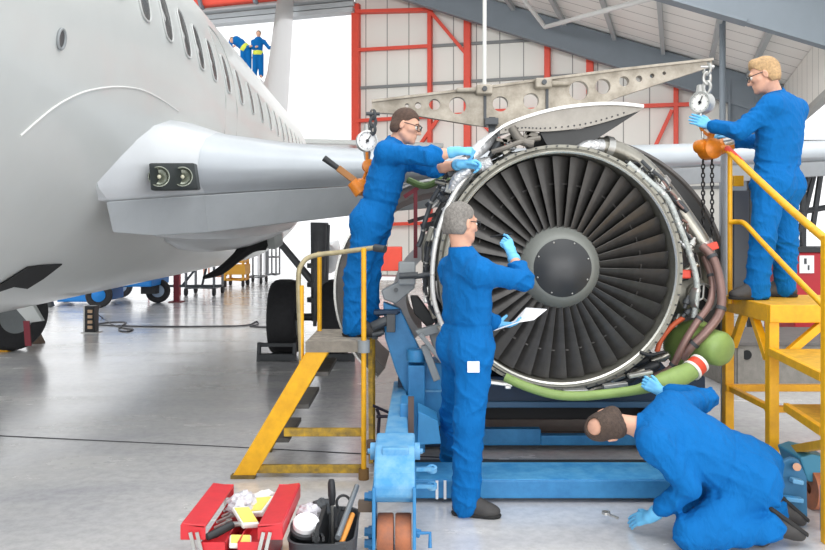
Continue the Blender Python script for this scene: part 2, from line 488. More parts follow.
# windows
def surf_patch(s0, th0, hs, hth, n=20, out=.004, exp=3.2):
    """rounded patch lying on the fuselage skin"""
    pts = []
    for k in range(n):
        a = 2*math.pi*k/n
        cx = abs(math.cos(a))**(2/exp)*math.copysign(1, math.cos(a)); cy = abs(math.sin(a))**(2/exp)*math.copysign(1, math.sin(a))
        pts.append((s0+hs*cx, th0+hth*cy))
    return pts
TH = math.radians(12)
wlist = [4.7, 5.25, 5.82, 6.38, 6.87, 7.4, 8.07, 8.8, 9.55, 10.3, 11.07]+[11.8+.66*i for i in range(12)]
wproto = None
for i, s in enumerate(wlist):
    b = MB(); pts = surf_patch(s, TH, .115, .095)
    k = fus_r(s)[0]
    A_ = [fus_pt(p, t, .006) for p, t in pts]; c = fus_pt(s, TH, .002)
    vs = [b.bm.verts.new(p) for p in A_]
    b.bm.faces.new(vs)
    wv = [b.bm.verts.new(fus_pt(p, t, -.05)) for p, t in pts]
    for q in range(len(vs)): b.bm.faces.new((vs[q], wv[q], wv[(q+1) % len(vs)], vs[(q+1) % len(vs)]))
    wn = b.build('cabin_window', M_glasswin, plane, smooth=False)
    b = MB(); b.tube([fus_pt(p, t, .006) for p, t in surf_patch(s, TH, .124, .102)], .008, 6, closed=True)
    b.build('window_frame', mat('window_frame_grey', '#b9bbb9', .4), wn)
# overwing exit outline and panel seams
M_seam = mat('panel_seam', '#9b9c99', .6)
b = MB(); b.tube([fus_pt(p, t, .001) for p, t in surf_patch(8.15, math.radians(3), .3, .42, 40, exp=5)], .009, 5, closed=True); b.build('exit_door_outline', M_seam, plane)
b = MB(); b.tube([fus_pt(s, math.radians(20.5), .001) for s in np.linspace(3.4, 5.75, 20)], .006, 5); b.build('panel_seam', M_seam, plane)
b = MB(); c = fus_pt(4.0, math.radians(-7.5), .0)
vs = [fus_pt(p, t, .006) for p, t in surf_patch(3.86, math.radians(-7.5), .042, .026, 20, exp=2)]
b.prism(vs, Vector((-.06, 0, 0))); pv = b.build('vent_port', mat('port_dark', '#46484a', .3), plane)
b = MB(); b.tube(vs, .008, 6, closed=True); b.build('port_rim', M_grey, pv)
# ram air inlet scoop in the belly
def skin_ray(px, py):
    """where the ray through a picture point meets the fuselage circle (lower side)"""
    a = (px-412.5)/F+PSI; e = (HZ-py)/F
    L = math.hypot(a, e); dx, dz = a/L, e/L
    cx, cz = AX, AZ-EYE
    pr = cx*dx+cz*dz; pp = cx*cx+cz*cz-pr*pr
    t = pr-math.sqrt(max(AR*AR-pp, 0)); s = t/L
    return A3(s, dx*t-AX, EYE+dz*t)
b = MB(); arc = [skin_ray(*q) for q in ((14, 134), (30, 120), (46, 107), (64, 96), (84, 88.5), (108, 85), (128, 86), (143, 90), (160, 99), (176, 110))]
b.tube([p+(p-Vector((AX-p.y*PSI, p.y, AZ))).normalized()*.002 for p in arc], .006, 6, smooth=4); b.build('fairing_edge', mat('edge_white', '#d9d9d6', .35), plane)
b = MB()
poly = [(-20, 296), (10, 286), (24, 288), (40, 278), (58, 264), (38, 265), (22, 267), (0, 281), (-20, 292)]
ctr = A3(4.4, 0, AZ)
pp_ = [skin_ray(*q) for q in poly]
pp_ = [p+(p-Vector((ctr.x, p.y, ctr.z))).normalized()*.012 for p in pp_]
b.prism(pp_, (-.02, .06, .02)); b.build('air_inlet', M_dark, plane, smooth=False)

# wing: sections along the leading edge (seam point), root to beyond the frame
LE = [Vector((-2.75, 5.3, 1.85)), W(107, 200, 5.16), W(150, 197, 5.58), W(205, 193.5, 6.15), W(280, 189, 6.75), W(355, 185, 7.3), W(520, 176, 8.3), W(700, 166, 9.2), W(840, 160, 9.9), Vector((9.5, 12.0, 2.95))]
SZ = [.66, .72, .74, .62, .52, .44, .38, .34, .32, .25]
CH = [7.2, 6.6, 6.0, 5.4, 4.9, 4.3, 3.8, 3.2, 2.8, 1.8]
prof = [(0, 0), (-.02, .03), (-.10, .10), (-.15, .22), (-.16, .38), (-.11, .56), (.03, .74), (.34, .88), (.9, .96), (1.5, .97), (2.4, .88), (3.4, .66), (4.4, .4), (5.0, .18), (4.4, .1), (3.2, .0), (2.0, -.05), (1.0, -.05), (.4, -.03), (.1, -.01)]
def wing_ring(i):
    p = LE[i]; k = SZ[i]; ck = CH[i]/5.2
    r = []
    for c, z in prof:
        cc = c*(k/.55) if c < .2 else c*ck
        r.append(p+Vector((0, cc, z*k*.92)))
    return r
b = MB(); b.loft([wing_ring(i) for i in range(len(LE))]); b.build('wing', M_wing, plane, angle=60)
# leading edge slat outboard of the root
b = MB(); rings = []
for i in range(3, 10):
    r = wing_ring(i); q = []
    for (c, z), p in list(zip(prof, r))[:10]: q.append(p+Vector((0, -.007 if c < .2 else 0, .006 if z > .3 else 0)))
    q += [p+Vector((0, .12, -.02)) for p in reversed(q[2:7])]
    rings.append(q)
b.loft(rings); b.build('slat', mat('slat_metal', '#bcc2c7', .3, .35, .06, 3), plane, angle=50)
# drooped leading edge panel under the seam
b = MB(); rings = []
drop = [.12, .21, .27, .30, .29, .27, .24, .2, .18]
for i in range(1, 9):
    p = LE[i]; dd = drop[i]
    pa, pb = p+Vector((0, -.02, -.012)), p+Vector((0, .10, -dd))
    rings.append([pa, pa+Vector((0, .05, 0)), pb+Vector((0, .05, 0)), pb])
b.loft(rings); b.build('leading_edge_flap', mat('flap_grey', '#aeb3b6', .35, .2, .08, 4), plane, smooth=False, bevel=.012)
# underside root fillet: the wing's lower skin sweeping into the belly
b = MB(); rings = []
for s_, th0, zt, xo in ((6.3, -30, 1.60, -.30), (6.9, -38, 1.57, .0), (7.6, -44, 1.57, .35), (8.4, -48, 1.60, .6), (9.4, -50, 1.66, .8), (10.6, -48, 1.75, .7), (12.0, -42, 1.85, .3)):
    base = fus_pt(s_, math.radians(th0), -.03); root = fus_pt(s_, math.radians(-14), -.05); tip = Vector((base.x+.35+xo, s_, zt))
    q = [base+(tip-base)*t+Vector((0, 0, -.10*math.sin(math.pi*t))) for t in (0, .2, .4, .6, .8, 1)]
    rings.append(q+[tip+Vector((0, 0, .05)), root])
b.loft(rings); b.build('wing_root_fairing', M_wing, plane, angle=50)
# landing lights
lightc = W(173, 177, 6.03)
b = MB(); R = Matrix.Rotation(math.radians(-24), 3, 'Z')
lb = [W(150, 163, 5.36), W(195, 163, 5.82), W(199, 190, 5.86), W(152, 191, 5.39)]
b.prism([p-Vector((0, .03, 0)) for p in lb], (.0, .09, 0)); lh = b.build('landing_light_bay', mat('lamp_bay_dark', '#3d4242', .35, .4), plane, smooth=False, bevel=.01)
for (px, d_) in ((162, 5.48), (185, 5.71)):
    c = W(px, 177.5, d_)-Vector((0, .06, 0))
    ax = Vector((.25, -1, .05))
    b = MB(); b.lathe(c, ax, [(0, -.03), (.045, -.02), (.066, .015), (.070, .028), (.064, .030), (.05, .0), (0, -.02)], 24)
    la = b.build('landing_lamp', mat('lamp_reflector', '#8f9488', .2, .7), lh)
    b = MB(); b.ball(c+Vector(ax).normalized()*.012, .014, 12); b.build('lamp_bulb', mat('lamp_glass', '#c9c7b0', .1), la)
# tail fin
b = MB(); rings = []
for (s0, s1, z, th) in ((20.5, 27.5, 4.3, .34), (23.5, 28.6, 6.3, .3), (27.8, 31.0, 11.8, .18)):
    n = 14; ring = []
    for k in range(n+1):
        t = k/n; yy = th*1.4*(.3*math.sqrt(t+1e-4)-.126*t-.35*t*t+.28*t**3-.1*t**4)*2.2
        ring.append(A3(s0+(s1-s0)*t, yy, z))
    for k in range(n-1, 0, -1):
        t = k/n; yy = th*1.4*(.3*math.sqrt(t+1e-4)-.126*t-.35*t*t+.28*t**3-.1*t**4)*2.2
        ring.append(A3(s0+(s1-s0)*t, -yy, z))
    rings.append(ring)
b.loft(rings); b.build('tail_fin', M_white, plane)
for sgn in (-1, 1):
    b = MB(); b.prism([A3(23.5, sgn*.5, 4.2), A3(26.6, sgn*5.4, 4.4), A3(28.2, sgn*5.4, 4.4), A3(27.8, sgn*.4, 4.2)], (0, 0, .16)); b.build('tailplane', M_white, plane, bevel=.04)
# main landing gear, right
g = W(318, 290, 10.6)
b = MB(); b.tube([Vector((g.x, 10.6, .45)), Vector((g.x+.02, 10.6, 1.75))], [.09, .12], 14); b.tube([Vector((g.x-.02, 10.42, .4)), Vector((g.x, 10.45, 1.5))], .025, 8); b.tube([Vector((g.x+.12, 10.5, .75)), Vector((g.x+.15, 10.5, 1.72))], .022, 8)
b.beam(Vector((g.x-.05, 10.5, .95)), Vector((g.x+.42, 10.5, .95)), .05, .05)
for z_ in (.7, .9, 1.15): b.tube([Vector((g.x-.02, 10.6, z_)), Vector((g.x-.02, 10.6, z_+.06))], .125, 14)
M_gear = mat('gear_grey', '#75777a', .5, .1, .2, 9); gear = b.build('main_gear_strut', M_gear, plane)
b = MB(); b.tube([Vector((g.x-.02, 10.62, .9)), W(272, 233, 10.6)], [.05, .045], 10); b.tube([W(272, 233, 10.6), W(264, 236, 10.4)], .07, 10); b.build('side_brace', M_gear, gear)
b = MB(); b.tube([Vector((g.x-.55, 10.6, .5)), Vector((g.x+.55, 10.6, .5))], .05, 10); b.build('axle', M_dgrey, gear)
def tyre(c, wd, r, par, name='tyre', axis=(1, 0, 0)):
    b = MB(); w2 = wd/2
    b.lathe(c, axis, [(r*.52, -w2*.75), (r*.72, -w2*.98), (r*.9, -w2*.92), (r*.97, -w2*.7), (r, -w2*.35), (r, w2*.35), (r*.97, w2*.7), (r*.9, w2*.92), (r*.72, w2*.98), (r*.52, w2*.75), (r*.52, -w2*.75)], 40)
    t = b.build(name, M_rubber, par)
    b = MB(); b.lathe(c, axis, [(0, -w2*.3), (r*.3, -w2*.35), (r*.5, -w2*.7), (r*.54, -w2*.75), (r*.54, w2*.75), (r*.5, w2*.7), (r*.3, w2*.35), (0, w2*.3)], 28); b.build('wheel_hub', M_grey, t)
    return t
for px in (285.5, 337): tyre(WZ(px, .5, 10.6), .38, .5, gear)
# small flap track fairing behind the gear
b = MB(); q = W(326, 264, 11.5)
b.loft([[q+Vector((r_*math.cos(a), dy, r_*math.sin(a)*1.2+dz)) for a in [2*math.pi*k/14 for k in range(14)]] for r_, dy, dz in ((.03, -.5, .35), (.14, -.2, .15), (.17, .3, .05), (.1, 1.2, .2), (.02, 1.8, .3))]); b.build('flap_fairing', M_wing, plane)
# gear well edge seal: dark swoosh on the belly
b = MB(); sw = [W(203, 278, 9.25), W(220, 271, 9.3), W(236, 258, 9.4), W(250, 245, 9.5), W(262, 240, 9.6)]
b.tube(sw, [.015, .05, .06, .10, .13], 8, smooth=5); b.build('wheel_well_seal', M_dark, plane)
b = MB(); b.lathe(W(272, 236, 9.9), (1, .2, .1), [(.0, -.12), (.14, -.1), (.17, .02), (.12, .12), (0, .14)], 20); b.build('gear_pivot_cover', M_white, plane)
# left main gear
g = WZ(12, 0, 11.0)
b = MB(); b.tube([g+Vector((-.3, .1, .45)), g+Vector((-.3, .1, 1.6))], .1, 12); gl = b.build('main_gear_strut', M_dgrey, plane)
tyre(g+Vector((-.02, .0, .5)), .38, .5, gl, axis=(.85, -.5, 0))
b = MB(); b.prism([W(10, 302, 10.4), W(30, 300, 10.4), W(42, 321, 10.4), W(28, 323, 10.4), W(13, 306, 10.4)], (.02, .05, 0)); b.build('gear_door', M_white, gl, smooth=False, bevel=.008)
b = MB(); b.prism([W(23, 321, 10.3), W(29, 321, 10.3), W(31, 346, 10.3), W(25, 346, 10.3)], (0, .02, 0)); b.build('warning_streamer', M_darkred, gl, smooth=False)
# wheel chocks
def chock(px0, px1, y0, y1, d, lab):
    a, c = WZ(px0, 0, d), WZ(px1, 0, d)
    t = thing('wheel_chock', ((a.x+c.x)/2, d, 0), lab, 'chock', 'steel chock frames at the main wheels')
    L = c.x-a.x; x0, x1 = a.x, c.x; h = .2
    b = MB(); b.box(((x0+x1)/2, d-.5, .05), (L, .09, .09)); b.build('base_bar', M_dgrey, t, smooth=False, bevel=.008)
    b = MB(); b.box(((x0+x1)/2, d-.47, h), (L, .05, .05)); b.build('top_bar', M_dgrey, t, smooth=False, bevel=.006)
    for x in (x0, x1):
        b = MB(); b.prism([(x-.02, d-.55, 0), (x-.02, d-.45, 0), (x-.02, d-.43, h+.03), (x-.02, d-.5, h+.03)], (.04, 0, 0)); b.build('end_plate', M_dgrey, t, smooth=False)
chock(266, 300, 343, 358, 10.6, 'dark steel chock frame in front of the left tyre of the main gear')
chock(324, 356, 343, 358, 10.6, 'dark steel chock frame at the tyre hidden partly behind the yellow stair deck')
b = MB(); q = FL(2, 352)
b.prism([q+Vector((-.3, 0, 0)), q+Vector((.08, 0, 0)), q+Vector((-.0, 0, .1)), q+Vector((-.2, 0, .16))], (0, .18, 0))
tag(b.build('wheel_chock', M_yel, smooth=False, bevel=.01), 'small yellow wedge chock under the far left aircraft tyre', 'chock')
b = MB(); q = FL(33, 344)
b.prism([q+Vector((-.12, 0, 0)), q+Vector((.12, 0, 0)), q+Vector((.02, 0, .2)), q+Vector((-.06, 0, .22))], (0, .15, 0))
tag(b.build('wheel_chock', mat('chock_brown', '#6b5a4c', .8), smooth=False, bevel=.01), 'brown wedge chock beside the red streamer at the far left tyre', 'chock')
# ------------------------------------------------------------------ the engine on its stand
EC = W(558, 267, 5.55)                        # centre of the fan disc
EA = Vector((-.034, 1, 0)).normalized()       # axis, aft
eng = thing('turbofan_engine', (EC.x, EC.y, 0), 'large jet engine with open cowls and dark fan, held on the blue stand', 'jet engine')
EX = Vector((1, .034, 0)).normalized()
def E(r, ang, aft):
    """cylindrical engine coordinates: ang from the right, up positive (degrees)"""
    a = math.radians(ang)
    return EC+EX*(r*math.cos(a))+Vector((0, 0, r*math.sin(a)))+EA*aft
RF = .775
# fan case: front lip, inner barrel, outer barrel
b = MB(); b.lathe(EC, EA, [(RF, .5), (RF, -.10), (RF+.008, -.125), (RF+.03, -.135), (RF+.03, -.115), (RF+.042, -.10), (RF+.062, -.10), (RF+.062, -.075), (RF+.035, -.06), (RF+.035, .12), (RF+.06, .13), (RF+.06, .17), (RF+.035, .18), (RF+.035, .5), (RF, .5)], 96)
case = b.build('fan_case', M_case, eng)
b = MB(); b.lathe(EC, EA, [(RF+.001, -.128), (RF+.012, -.138), (RF+.022, -.128)], 96); b.build('case_lip_ring', mat('lip_bright', '#d7d5cc', .25, .7), case)
b = MB()
for k in range(72):
    p = E(RF+.052, k*5+2, -.102); b.tube([p, p-EA*.012], .006, 6)
b.build('lip_bolt', M_dgrey, case)
b = MB(); b.lathe(EC, EA, [(RF+.034, .5), (RF+.10, .55), (RF+.10, 1.25), (RF-.1, 1.6), (.5, 1.9), (.46, 3.0), (.3, 3.0)], 64); b.build('engine_core_cowl', M_compo, eng)
# near-black disc standing in for the shade in the duct behind the fan
b = MB(); b.lathe(EC, EA, [(RF, .42), (.24, .42)], 48); b.build('duct_shade_disc', M_dark, eng)
# fan blades
def blade_mesh():
    b = MB(); rings = []
    rs = np.linspace(.24, RF-.012, 11)
    for r in rs:
        t = (r-.24)/(RF-.25)
        ch = .135+.055*t; st = math.radians(22+36*t); th = .011*(1-.55*t)
        cs, sn = math.cos(st), math.sin(st); n = 7; up = []; lo = []
        for k in range(n):
            s = (k/(n-1)-.5)
            cam_ = .016*(1-4*s*s)*(1-.4*t)
            h = th*math.sqrt(max(1-4*s*s, .02))
            for lst, hh in ((up, cam_+h), (lo, cam_-h)):
                ax_ = s*ch*cs-hh*sn; tg = s*ch*sn+hh*cs
                ang = tg/r
                lst.append((r*math.sin(ang), ax_, r*math.cos(ang)))
        rings.append(up+list(reversed(lo)))
    b.loft(rings)
    # mid-span snubber
    r = .575; st = math.radians(47)
    b.box((0, -.005, r), (.075, .035, .010), Matrix.Rotation(math.radians(18), 3, 'Z'))
    bmesh.ops.recalc_face_normals(b.bm, faces=b.bm.faces)
    me = bpy.data.meshes.new('fan_blade'); b.bm.to_mesh(me); b.bm.free()
    me.polygons.foreach_set('use_smooth', [True]*len(me.polygons)); me.set_sharp_from_angle(angle=math.radians(50)); me.materials.append(M_fanblade)
    return me
bme = blade_mesh(); bl0 = None; NB = 38
for k in range(NB):
    o = bpy.data.objects.new('fan_blade', bme) if bl0 is None else bl0.copy()
    COL.objects.link(o)
    if bl0 is None: bl0 = o
    o.parent = eng; o.location = (0, 0, EC.z); o.rotation_euler = (0, 2*math.pi*k/NB+.04, .034)
# spinner
b = MB(); b.lathe(EC, EA, [(.31, .12), (.288, -.02), (.268, -.075), (.225, -.125), (.198, -.145), (.19, -.145)], 56); sp = b.build('spinner', M_spinner, eng)
b = MB(); b.lathe(EC, EA, [(.199, -.138), (.197, -.148), (.15, -.175), (.09, -.198), (.04, -.206), (0.0, -.208)], 48); b.build('spinner_cap', M_cap, sp)
b = MB()
for k in range(8):
    p = E(.182, k*45+20, -.158); b.ball(p, .0065, 8)
b.build('cap_screw', M_alu, sp)
# outer ring of plumbing on the fan case
random.seed(11)
def arcpts(r0, r1, a0, a1, f0, f1, n, jit=0.0):
    P = []
    for i in range(n):
        t = i/(n-1)
        P.append(E(r0+(r1-r0)*t+random.uniform(-jit, jit), a0+(a1-a0)*t, f0+(f1-f0)*t+random.uniform(-jit, jit)))
    return P
def epipe(name, pts, r, m, seg=10, sm=5, rings=0, mr=None):
    b = MB(); b.tube(pts, r, seg, smooth=sm); o = b.build(name, m, eng)
    if rings:
        sp_ = spline([Vector(p) for p in pts], 6); rr = r if not isinstance(r, (list, tuple)) else max(r)
        for q in range(rings):
            i = int((q+.5)/rings*(len(sp_)-2)); d = (sp_[i+1]-sp_[i]).normalized(); rb = MB()
            rb.tube([sp_[i]-d*rr*.4, sp_[i]+d*rr*.4], rr*1.22, seg)
            rb.build('pipe_clamp', mr or M_alu, o)
    return o
# large silver duct over the right shoulder, and the brown pipes that leave it
epipe('bleed_duct', [W(588, 146, 5.55), W(612, 148, 5.6), W(640, 163, 5.65), W(664, 189, 5.68), W(688, 222, 5.7), W(705, 250, 5.7), W(711, 282, 5.72)], .062, M_titan, 18, 6, 3)
epipe('bleed_duct_elbow', [W(576, 152, 5.5), W(588, 146, 5.52), W(602, 146, 5.55)], [.035, .045, .05], M_foil, 14, 5)
epipe('heat_pipe', [W(702, 246, 5.58), W(714, 260, 5.52), W(721, 288, 5.46), W(720, 312, 5.42), W(707, 331, 5.40), W(692, 346, 5.42), W(682, 358, 5.46)], .030, M_brownpipe, 12, 6, 3, M_dgrey)
epipe('heat_pipe', [W(704, 256, 5.62), W(712, 280, 5.56), W(710, 303, 5.46), W(697, 322, 5.42), W(684, 343, 5.42), W(671, 368, 5.46), W(655, 376, 5.5)], .024, M_brownpipe, 12, 6, 3, M_dgrey)
b = MB(); p = W(711, 247, 5.6); b.box(p, (.09, .05, .05), Matrix.Rotation(-.35, 3, 'Y')); b.build('pipe_bracket', M_red, eng, smooth=False, bevel=.006)
epipe('harness_conduit', [W(628, 163, 5.5), W(650, 182, 5.48), W(668, 200, 5.48), W(680, 228, 5.48), W(690, 255, 5.5), W(697, 285, 5.5), W(694, 318, 5.5)], .021, mat('harness_silver', '#c3c9c6', .45, .3, .35, 40, bump=.5, bscale=60), 10, 6, 5)
for j in range(9):
    a0 = random.uniform(20, 62); a1 = a0-random.uniform(18, 45); r_ = random.uniform(.86, .95); f0 = random.uniform(0, .3)
    epipe('fuel_line', arcpts(r_, r_+random.uniform(-.03, .03), a0, a1, f0, f0+.1, 6, .012), random.uniform(.008, .016), random.choice([M_alu, M_titan, M_dgrey, M_foil]), 8, 4, 2)
for j in range(12):
    a0 = random.uniform(95, 150); a1 = a0+random.uniform(10, 40); r_ = random.uniform(.85, .99); f0 = random.uniform(-.05, .45)
    epipe('fuel_line', arcpts(r_, r_+random.uniform(-.04, .04), a0, a1, f0, f0+.1, 6, .018), random.uniform(.008, .018), random.choice([M_alu, M_titan, M_dgrey, M_foil]), 8, 4, 2)
for j in range(8):
    a0 = random.uniform(160, 215); a1 = a0+random.uniform(15, 40); r_ = random.uniform(.84, .93); f0 = random.uniform(-.05, .3)
    epipe('fuel_line', arcpts(r_, r_+random.uniform(-.02, .03), a0, a1, f0, f0+.1, 6, .012), random.uniform(.008, .014), random.choice([M_alu, M_foil, M_dgrey]), 8, 4, 2)
for j in range(8):
    a0 = random.uniform(-15, -60); a1 = a0+random.uniform(-10, -30); r_ = random.uniform(.86, .97); f0 = random.uniform(0, .3)
    epipe('oil_line', arcpts(r_, r_+random.uniform(-.04, .04), a0, a1, f0, f0+.1, 6, .02), random.uniform(.009, .018), random.choice([M_brownpipe, M_dgrey, M_titan]), 8, 4, 2)
random.seed(23)
for j in range(16):
    a0 = random.uniform(-12, 58); a1 = a0-random.uniform(8, 26); r_ = random.uniform(.85, .93); f0 = random.uniform(-.10, .06)
    epipe('fuel_line', arcpts(r_, r_+random.uniform(-.03, .04), a0, a1, f0, f0+.04, 6, .016), random.uniform(.007, .015), random.choice([M_alu, M_foil, M_dgrey, M_brownpipe, M_black]), 8, 4, 2)
for j in range(14):
    ang = random.uniform(-25, 58); c = E(random.uniform(.87, .95), ang, random.uniform(-.08, .08)); b = MB()
    R = Matrix.Rotation(math.radians(-ang)+random.uniform(-.5, .5), 3, 'Y'); d_ = R@Vector((random.uniform(-.3, .3), .2, 1)).normalized()
    if j % 3: b.tube([c-d_*.045, c-d_*.015, c-d_*.012, c+d_*.02, c+d_*.022, c+d_*.05], [.014, .014, .024, .024, .014, .010], 10); b.build('pipe_fitting', random.choice([M_alu, M_titan, M_dgrey, M_foil]), eng)
    else: b.box(c, (.05, .04, .03), R); b.build('bracket', random.choice([M_dgrey, M_alu, M_black]), eng, smooth=False, bevel=.005)
# rigid conduits on the left of the case
epipe('case_conduit', [W(470, 172, 5.42), W(455, 192, 5.42), W(440, 225, 5.42), W(433, 262, 5.42), W(434, 300, 5.42), W(446, 335, 5.42)], .017, mat('conduit_pale', '#dcdbd6', .35, .4), 10, 6, 5)
epipe('case_conduit', [W(478, 168, 5.5), W(452, 205, 5.5), W(442, 245, 5.5), W(441, 290, 5.5), W(452, 330, 5.5)], .013, M_alu, 8, 6, 4)
# foil wrapped ducts and fittings, top left
epipe('foil_duct', [W(446, 168, 5.6), W(462, 164, 5.55), W(480, 166, 5.5), W(492, 162, 5.48)], [.035, .05, .055, .045], M_foil, 14, 5)
epipe('foil_duct', [W(470, 158, 5.45), W(482, 147, 5.5), W(494, 136, 5.6)], [.04, .05, .035], M_foil, 12, 5)
epipe('foil_duct', [W(452, 190, 5.45), W(458, 178, 5.42), W(470, 170, 5.4)], [.03, .04, .03], M_foil, 12, 5)
random.seed(5)
for j in range(26):
    px = random.uniform(438, 512); py = 190-(px-438)*.62+random.uniform(-13, 12); d = random.uniform(5.5, 5.9)
    c = W(px, py, d); b = MB()
    kind = j % 3
    R = Matrix.Rotation(random.uniform(-1.2, 1.2), 3, 'Y')@Matrix.Rotation(random.uniform(-.6, .6), 3, 'Z')
    if kind == 0:
        b.box(c, (random.uniform(.05, .11), .06, random.uniform(.03, .06)), R); b.build('bracket', random.choice([M_alu, M_dgrey, M_titan]), eng, smooth=False, bevel=.006)
    else:
        d_ = R@Vector((1, 0, .2)); L = random.uniform(.03, .08)
        b.tube([c-d_*L, c-d_*L*.3, c-d_*L*.28, c+d_*L*.5, c+d_*L*.52, c+d_*L], [.018, .018, .026, .026, .016, .012], 12); b.build('pipe_fitting', random.choice([M_alu, M_titan, M_foil, M_dgrey]), eng)
for j in range(14):
    ang = random.uniform(10, 55); c = E(random.uniform(.88, .97), ang, random.uniform(-.02, .2)); b = MB()
    R = Matrix.Rotation(math.radians(-ang)+random.uniform(-.3, .3), 3, 'Y')
    if j % 2: b.box(c, (.04, .05, random.uniform(.05, .1)), R); b.build('bracket', random.choice([M_alu, M_titan, M_foil]), eng, smooth=False, bevel=.006)
    else:
        d_ = R@Vector((0, .3, 1)).normalized(); b.tube([c-d_*.05, c, c+d_*.05], [.018, .026, .02], 10); b.build('pipe_fitting', random.choice([M_alu, M_titan, M_dgrey]), eng)
for j in range(12):
    ang = random.uniform(165, 220); c = E(random.uniform(.86, .93), ang, random.uniform(-.05, .2)); b = MB()
    R = Matrix.Rotation(math.radians(-ang)+random.uniform(-.3, .3), 3, 'Y')
    b.box(c, (.035, .05, random.uniform(.06, .12)), R); b.build('bracket', random.choice([M_alu, M_titan, M_case]), eng, smooth=False, bevel=.006)
# green leads at the upper left
epipe('green_lead', [W(408, 180, 6.0), W(425, 186, 5.95), W(442, 180, 5.9), W(456, 184, 5.85)], .025, mat('lead_green', '#5b7443', .6), 8, 5)
# gearbox, oil tank and drain duct at the lower right
b = MB(); c = W(688, 294, 5.72)
b.lathe(c, Vector((.35, -1, .05)), [(0, .10), (.06, .11), (.08, .10), (.085, .08), (.13, .06), (.15, .0), (.15, -.25), (.1, -.3), (0, -.3)], 28); gb = b.build('starter_housing', M_case, eng)
b = MB(); ax = Vector((.35, -1, .05)).normalized(); fc = W(703, 298, 5.52)
b.lathe(fc, ax, [(.095, -.03), (.105, .0), (.095, .03), (.085, .0)], 24); b.build('inlet_ring', M_alu, gb)
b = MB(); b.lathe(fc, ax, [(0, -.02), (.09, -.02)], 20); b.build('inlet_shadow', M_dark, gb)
b = MB(); x_, y_, _ = frame_of(ax)
for k in range(3):
    a = k*2.094+.4; b.tube([fc, fc+(x_*math.cos(a)+y_*math.sin(a))*.088], .008, 6)
b.build('inlet_spider', M_alu, gb)
b = MB(); b.tube([W(676, 352, 5.95), W(682, 348, 5.85), W(691, 345, 5.76), W(702, 342, 5.68), W(708, 341, 5.64)], [.03, .15, .175, .165, .12], 26, smooth=4); tank = b.build('oil_tank', M_green, eng)
b = MB(); c = W(717, 348, 5.44); b.lathe(c, Vector((.45, -1, -.05)), [(0, .075), (.07, .072), (.105, .055), (.118, .03), (.122, -.06), (.122, -.2), (0, -.2)], 32); b.build('tank_end_cap', M_green, tank)
epipe('drain_duct', [W(700, 362, 5.32), W(692, 370, 5.28), W(678, 377, 5.24), W(664, 383, 5.2), W(652, 385, 5.15), W(636, 390, 5.1), W(605, 394, 5.08), W(578, 396, 5.08), W(552, 394, 5.1), W(525, 386, 5.12), W(505, 377, 5.15)], [.055, .06, .07, .07, .045, .031, .030, .030, .030, .029, .029], M_green, 16, 5)
b = MB(); d_ = (W(699, 363, 5.31)-W(690, 371, 5.27)).normalized(); c = W(695.5, 367, 5.3)
b.tube([c-d_*.028, c+d_*.028], .066, 20); b.build('duct_band_red', mat('band_red', '#d9492b', .5), eng)
b = MB(); b.tube([c-d_*.05, c-d_*.028], .070, 20); b.tube([c+d_*.028, c+d_*.05], .068, 20); b.build('duct_clamp', mat('clamp_white', '#e2ded6', .4), eng)
epipe('orange_hose', [W(683, 318, 5.52), W(672, 326, 5.5), W(661, 340, 5.5), W(657, 352, 5.5)], .018, mat('hose_orange', '#b5502c', .6), 10, 5)
epipe('black_hose', [W(664, 352, 5.45), W(650, 355, 5.42), W(640, 352, 5.42)], .012, M_black, 8, 5)
for (px, py, d, s_) in ((648, 368, 5.5, .07), (636, 374, 5.5, .06), (660, 358, 5.6, .06), (628, 380, 5.5, .05), (672, 378, 5.55, .07), (690, 268, 5.6, .05), (684, 278, 5.6, .04), (640, 362, 5.7, .08)):
    b = MB(); c = W(px, py, d); b.tube([c+Vector((-s_, 0, -.02)), c, c+Vector((s_*.3, 0, .005)), c+Vector((s_, -.02, .03))], [s_*.3, s_*.5, s_*.6, s_*.35], 12); b.build('pump_unit', random.choice([M_dgrey, M_black, M_titan]), eng)
b = MB(); b.box(W(685, 274, 5.55), (.07, .06, .06)); b.build('red_connector', M_red, eng, smooth=False, bevel=.01)
# latch feet under the lip
for (px, py) in ((575, 391), (615, 385), (640, 374), (500, 383)):
    b = MB(); c = W(px, py, 5.3); b.box(c, (.16, .06, .025), Matrix.Rotation((px-558)/400*-.9, 3, 'Y')); b.box(c+Vector((.05, 0, -.02)), (.04, .06, .03)); b.build('latch', M_alu, eng, smooth=False, bevel=.005)
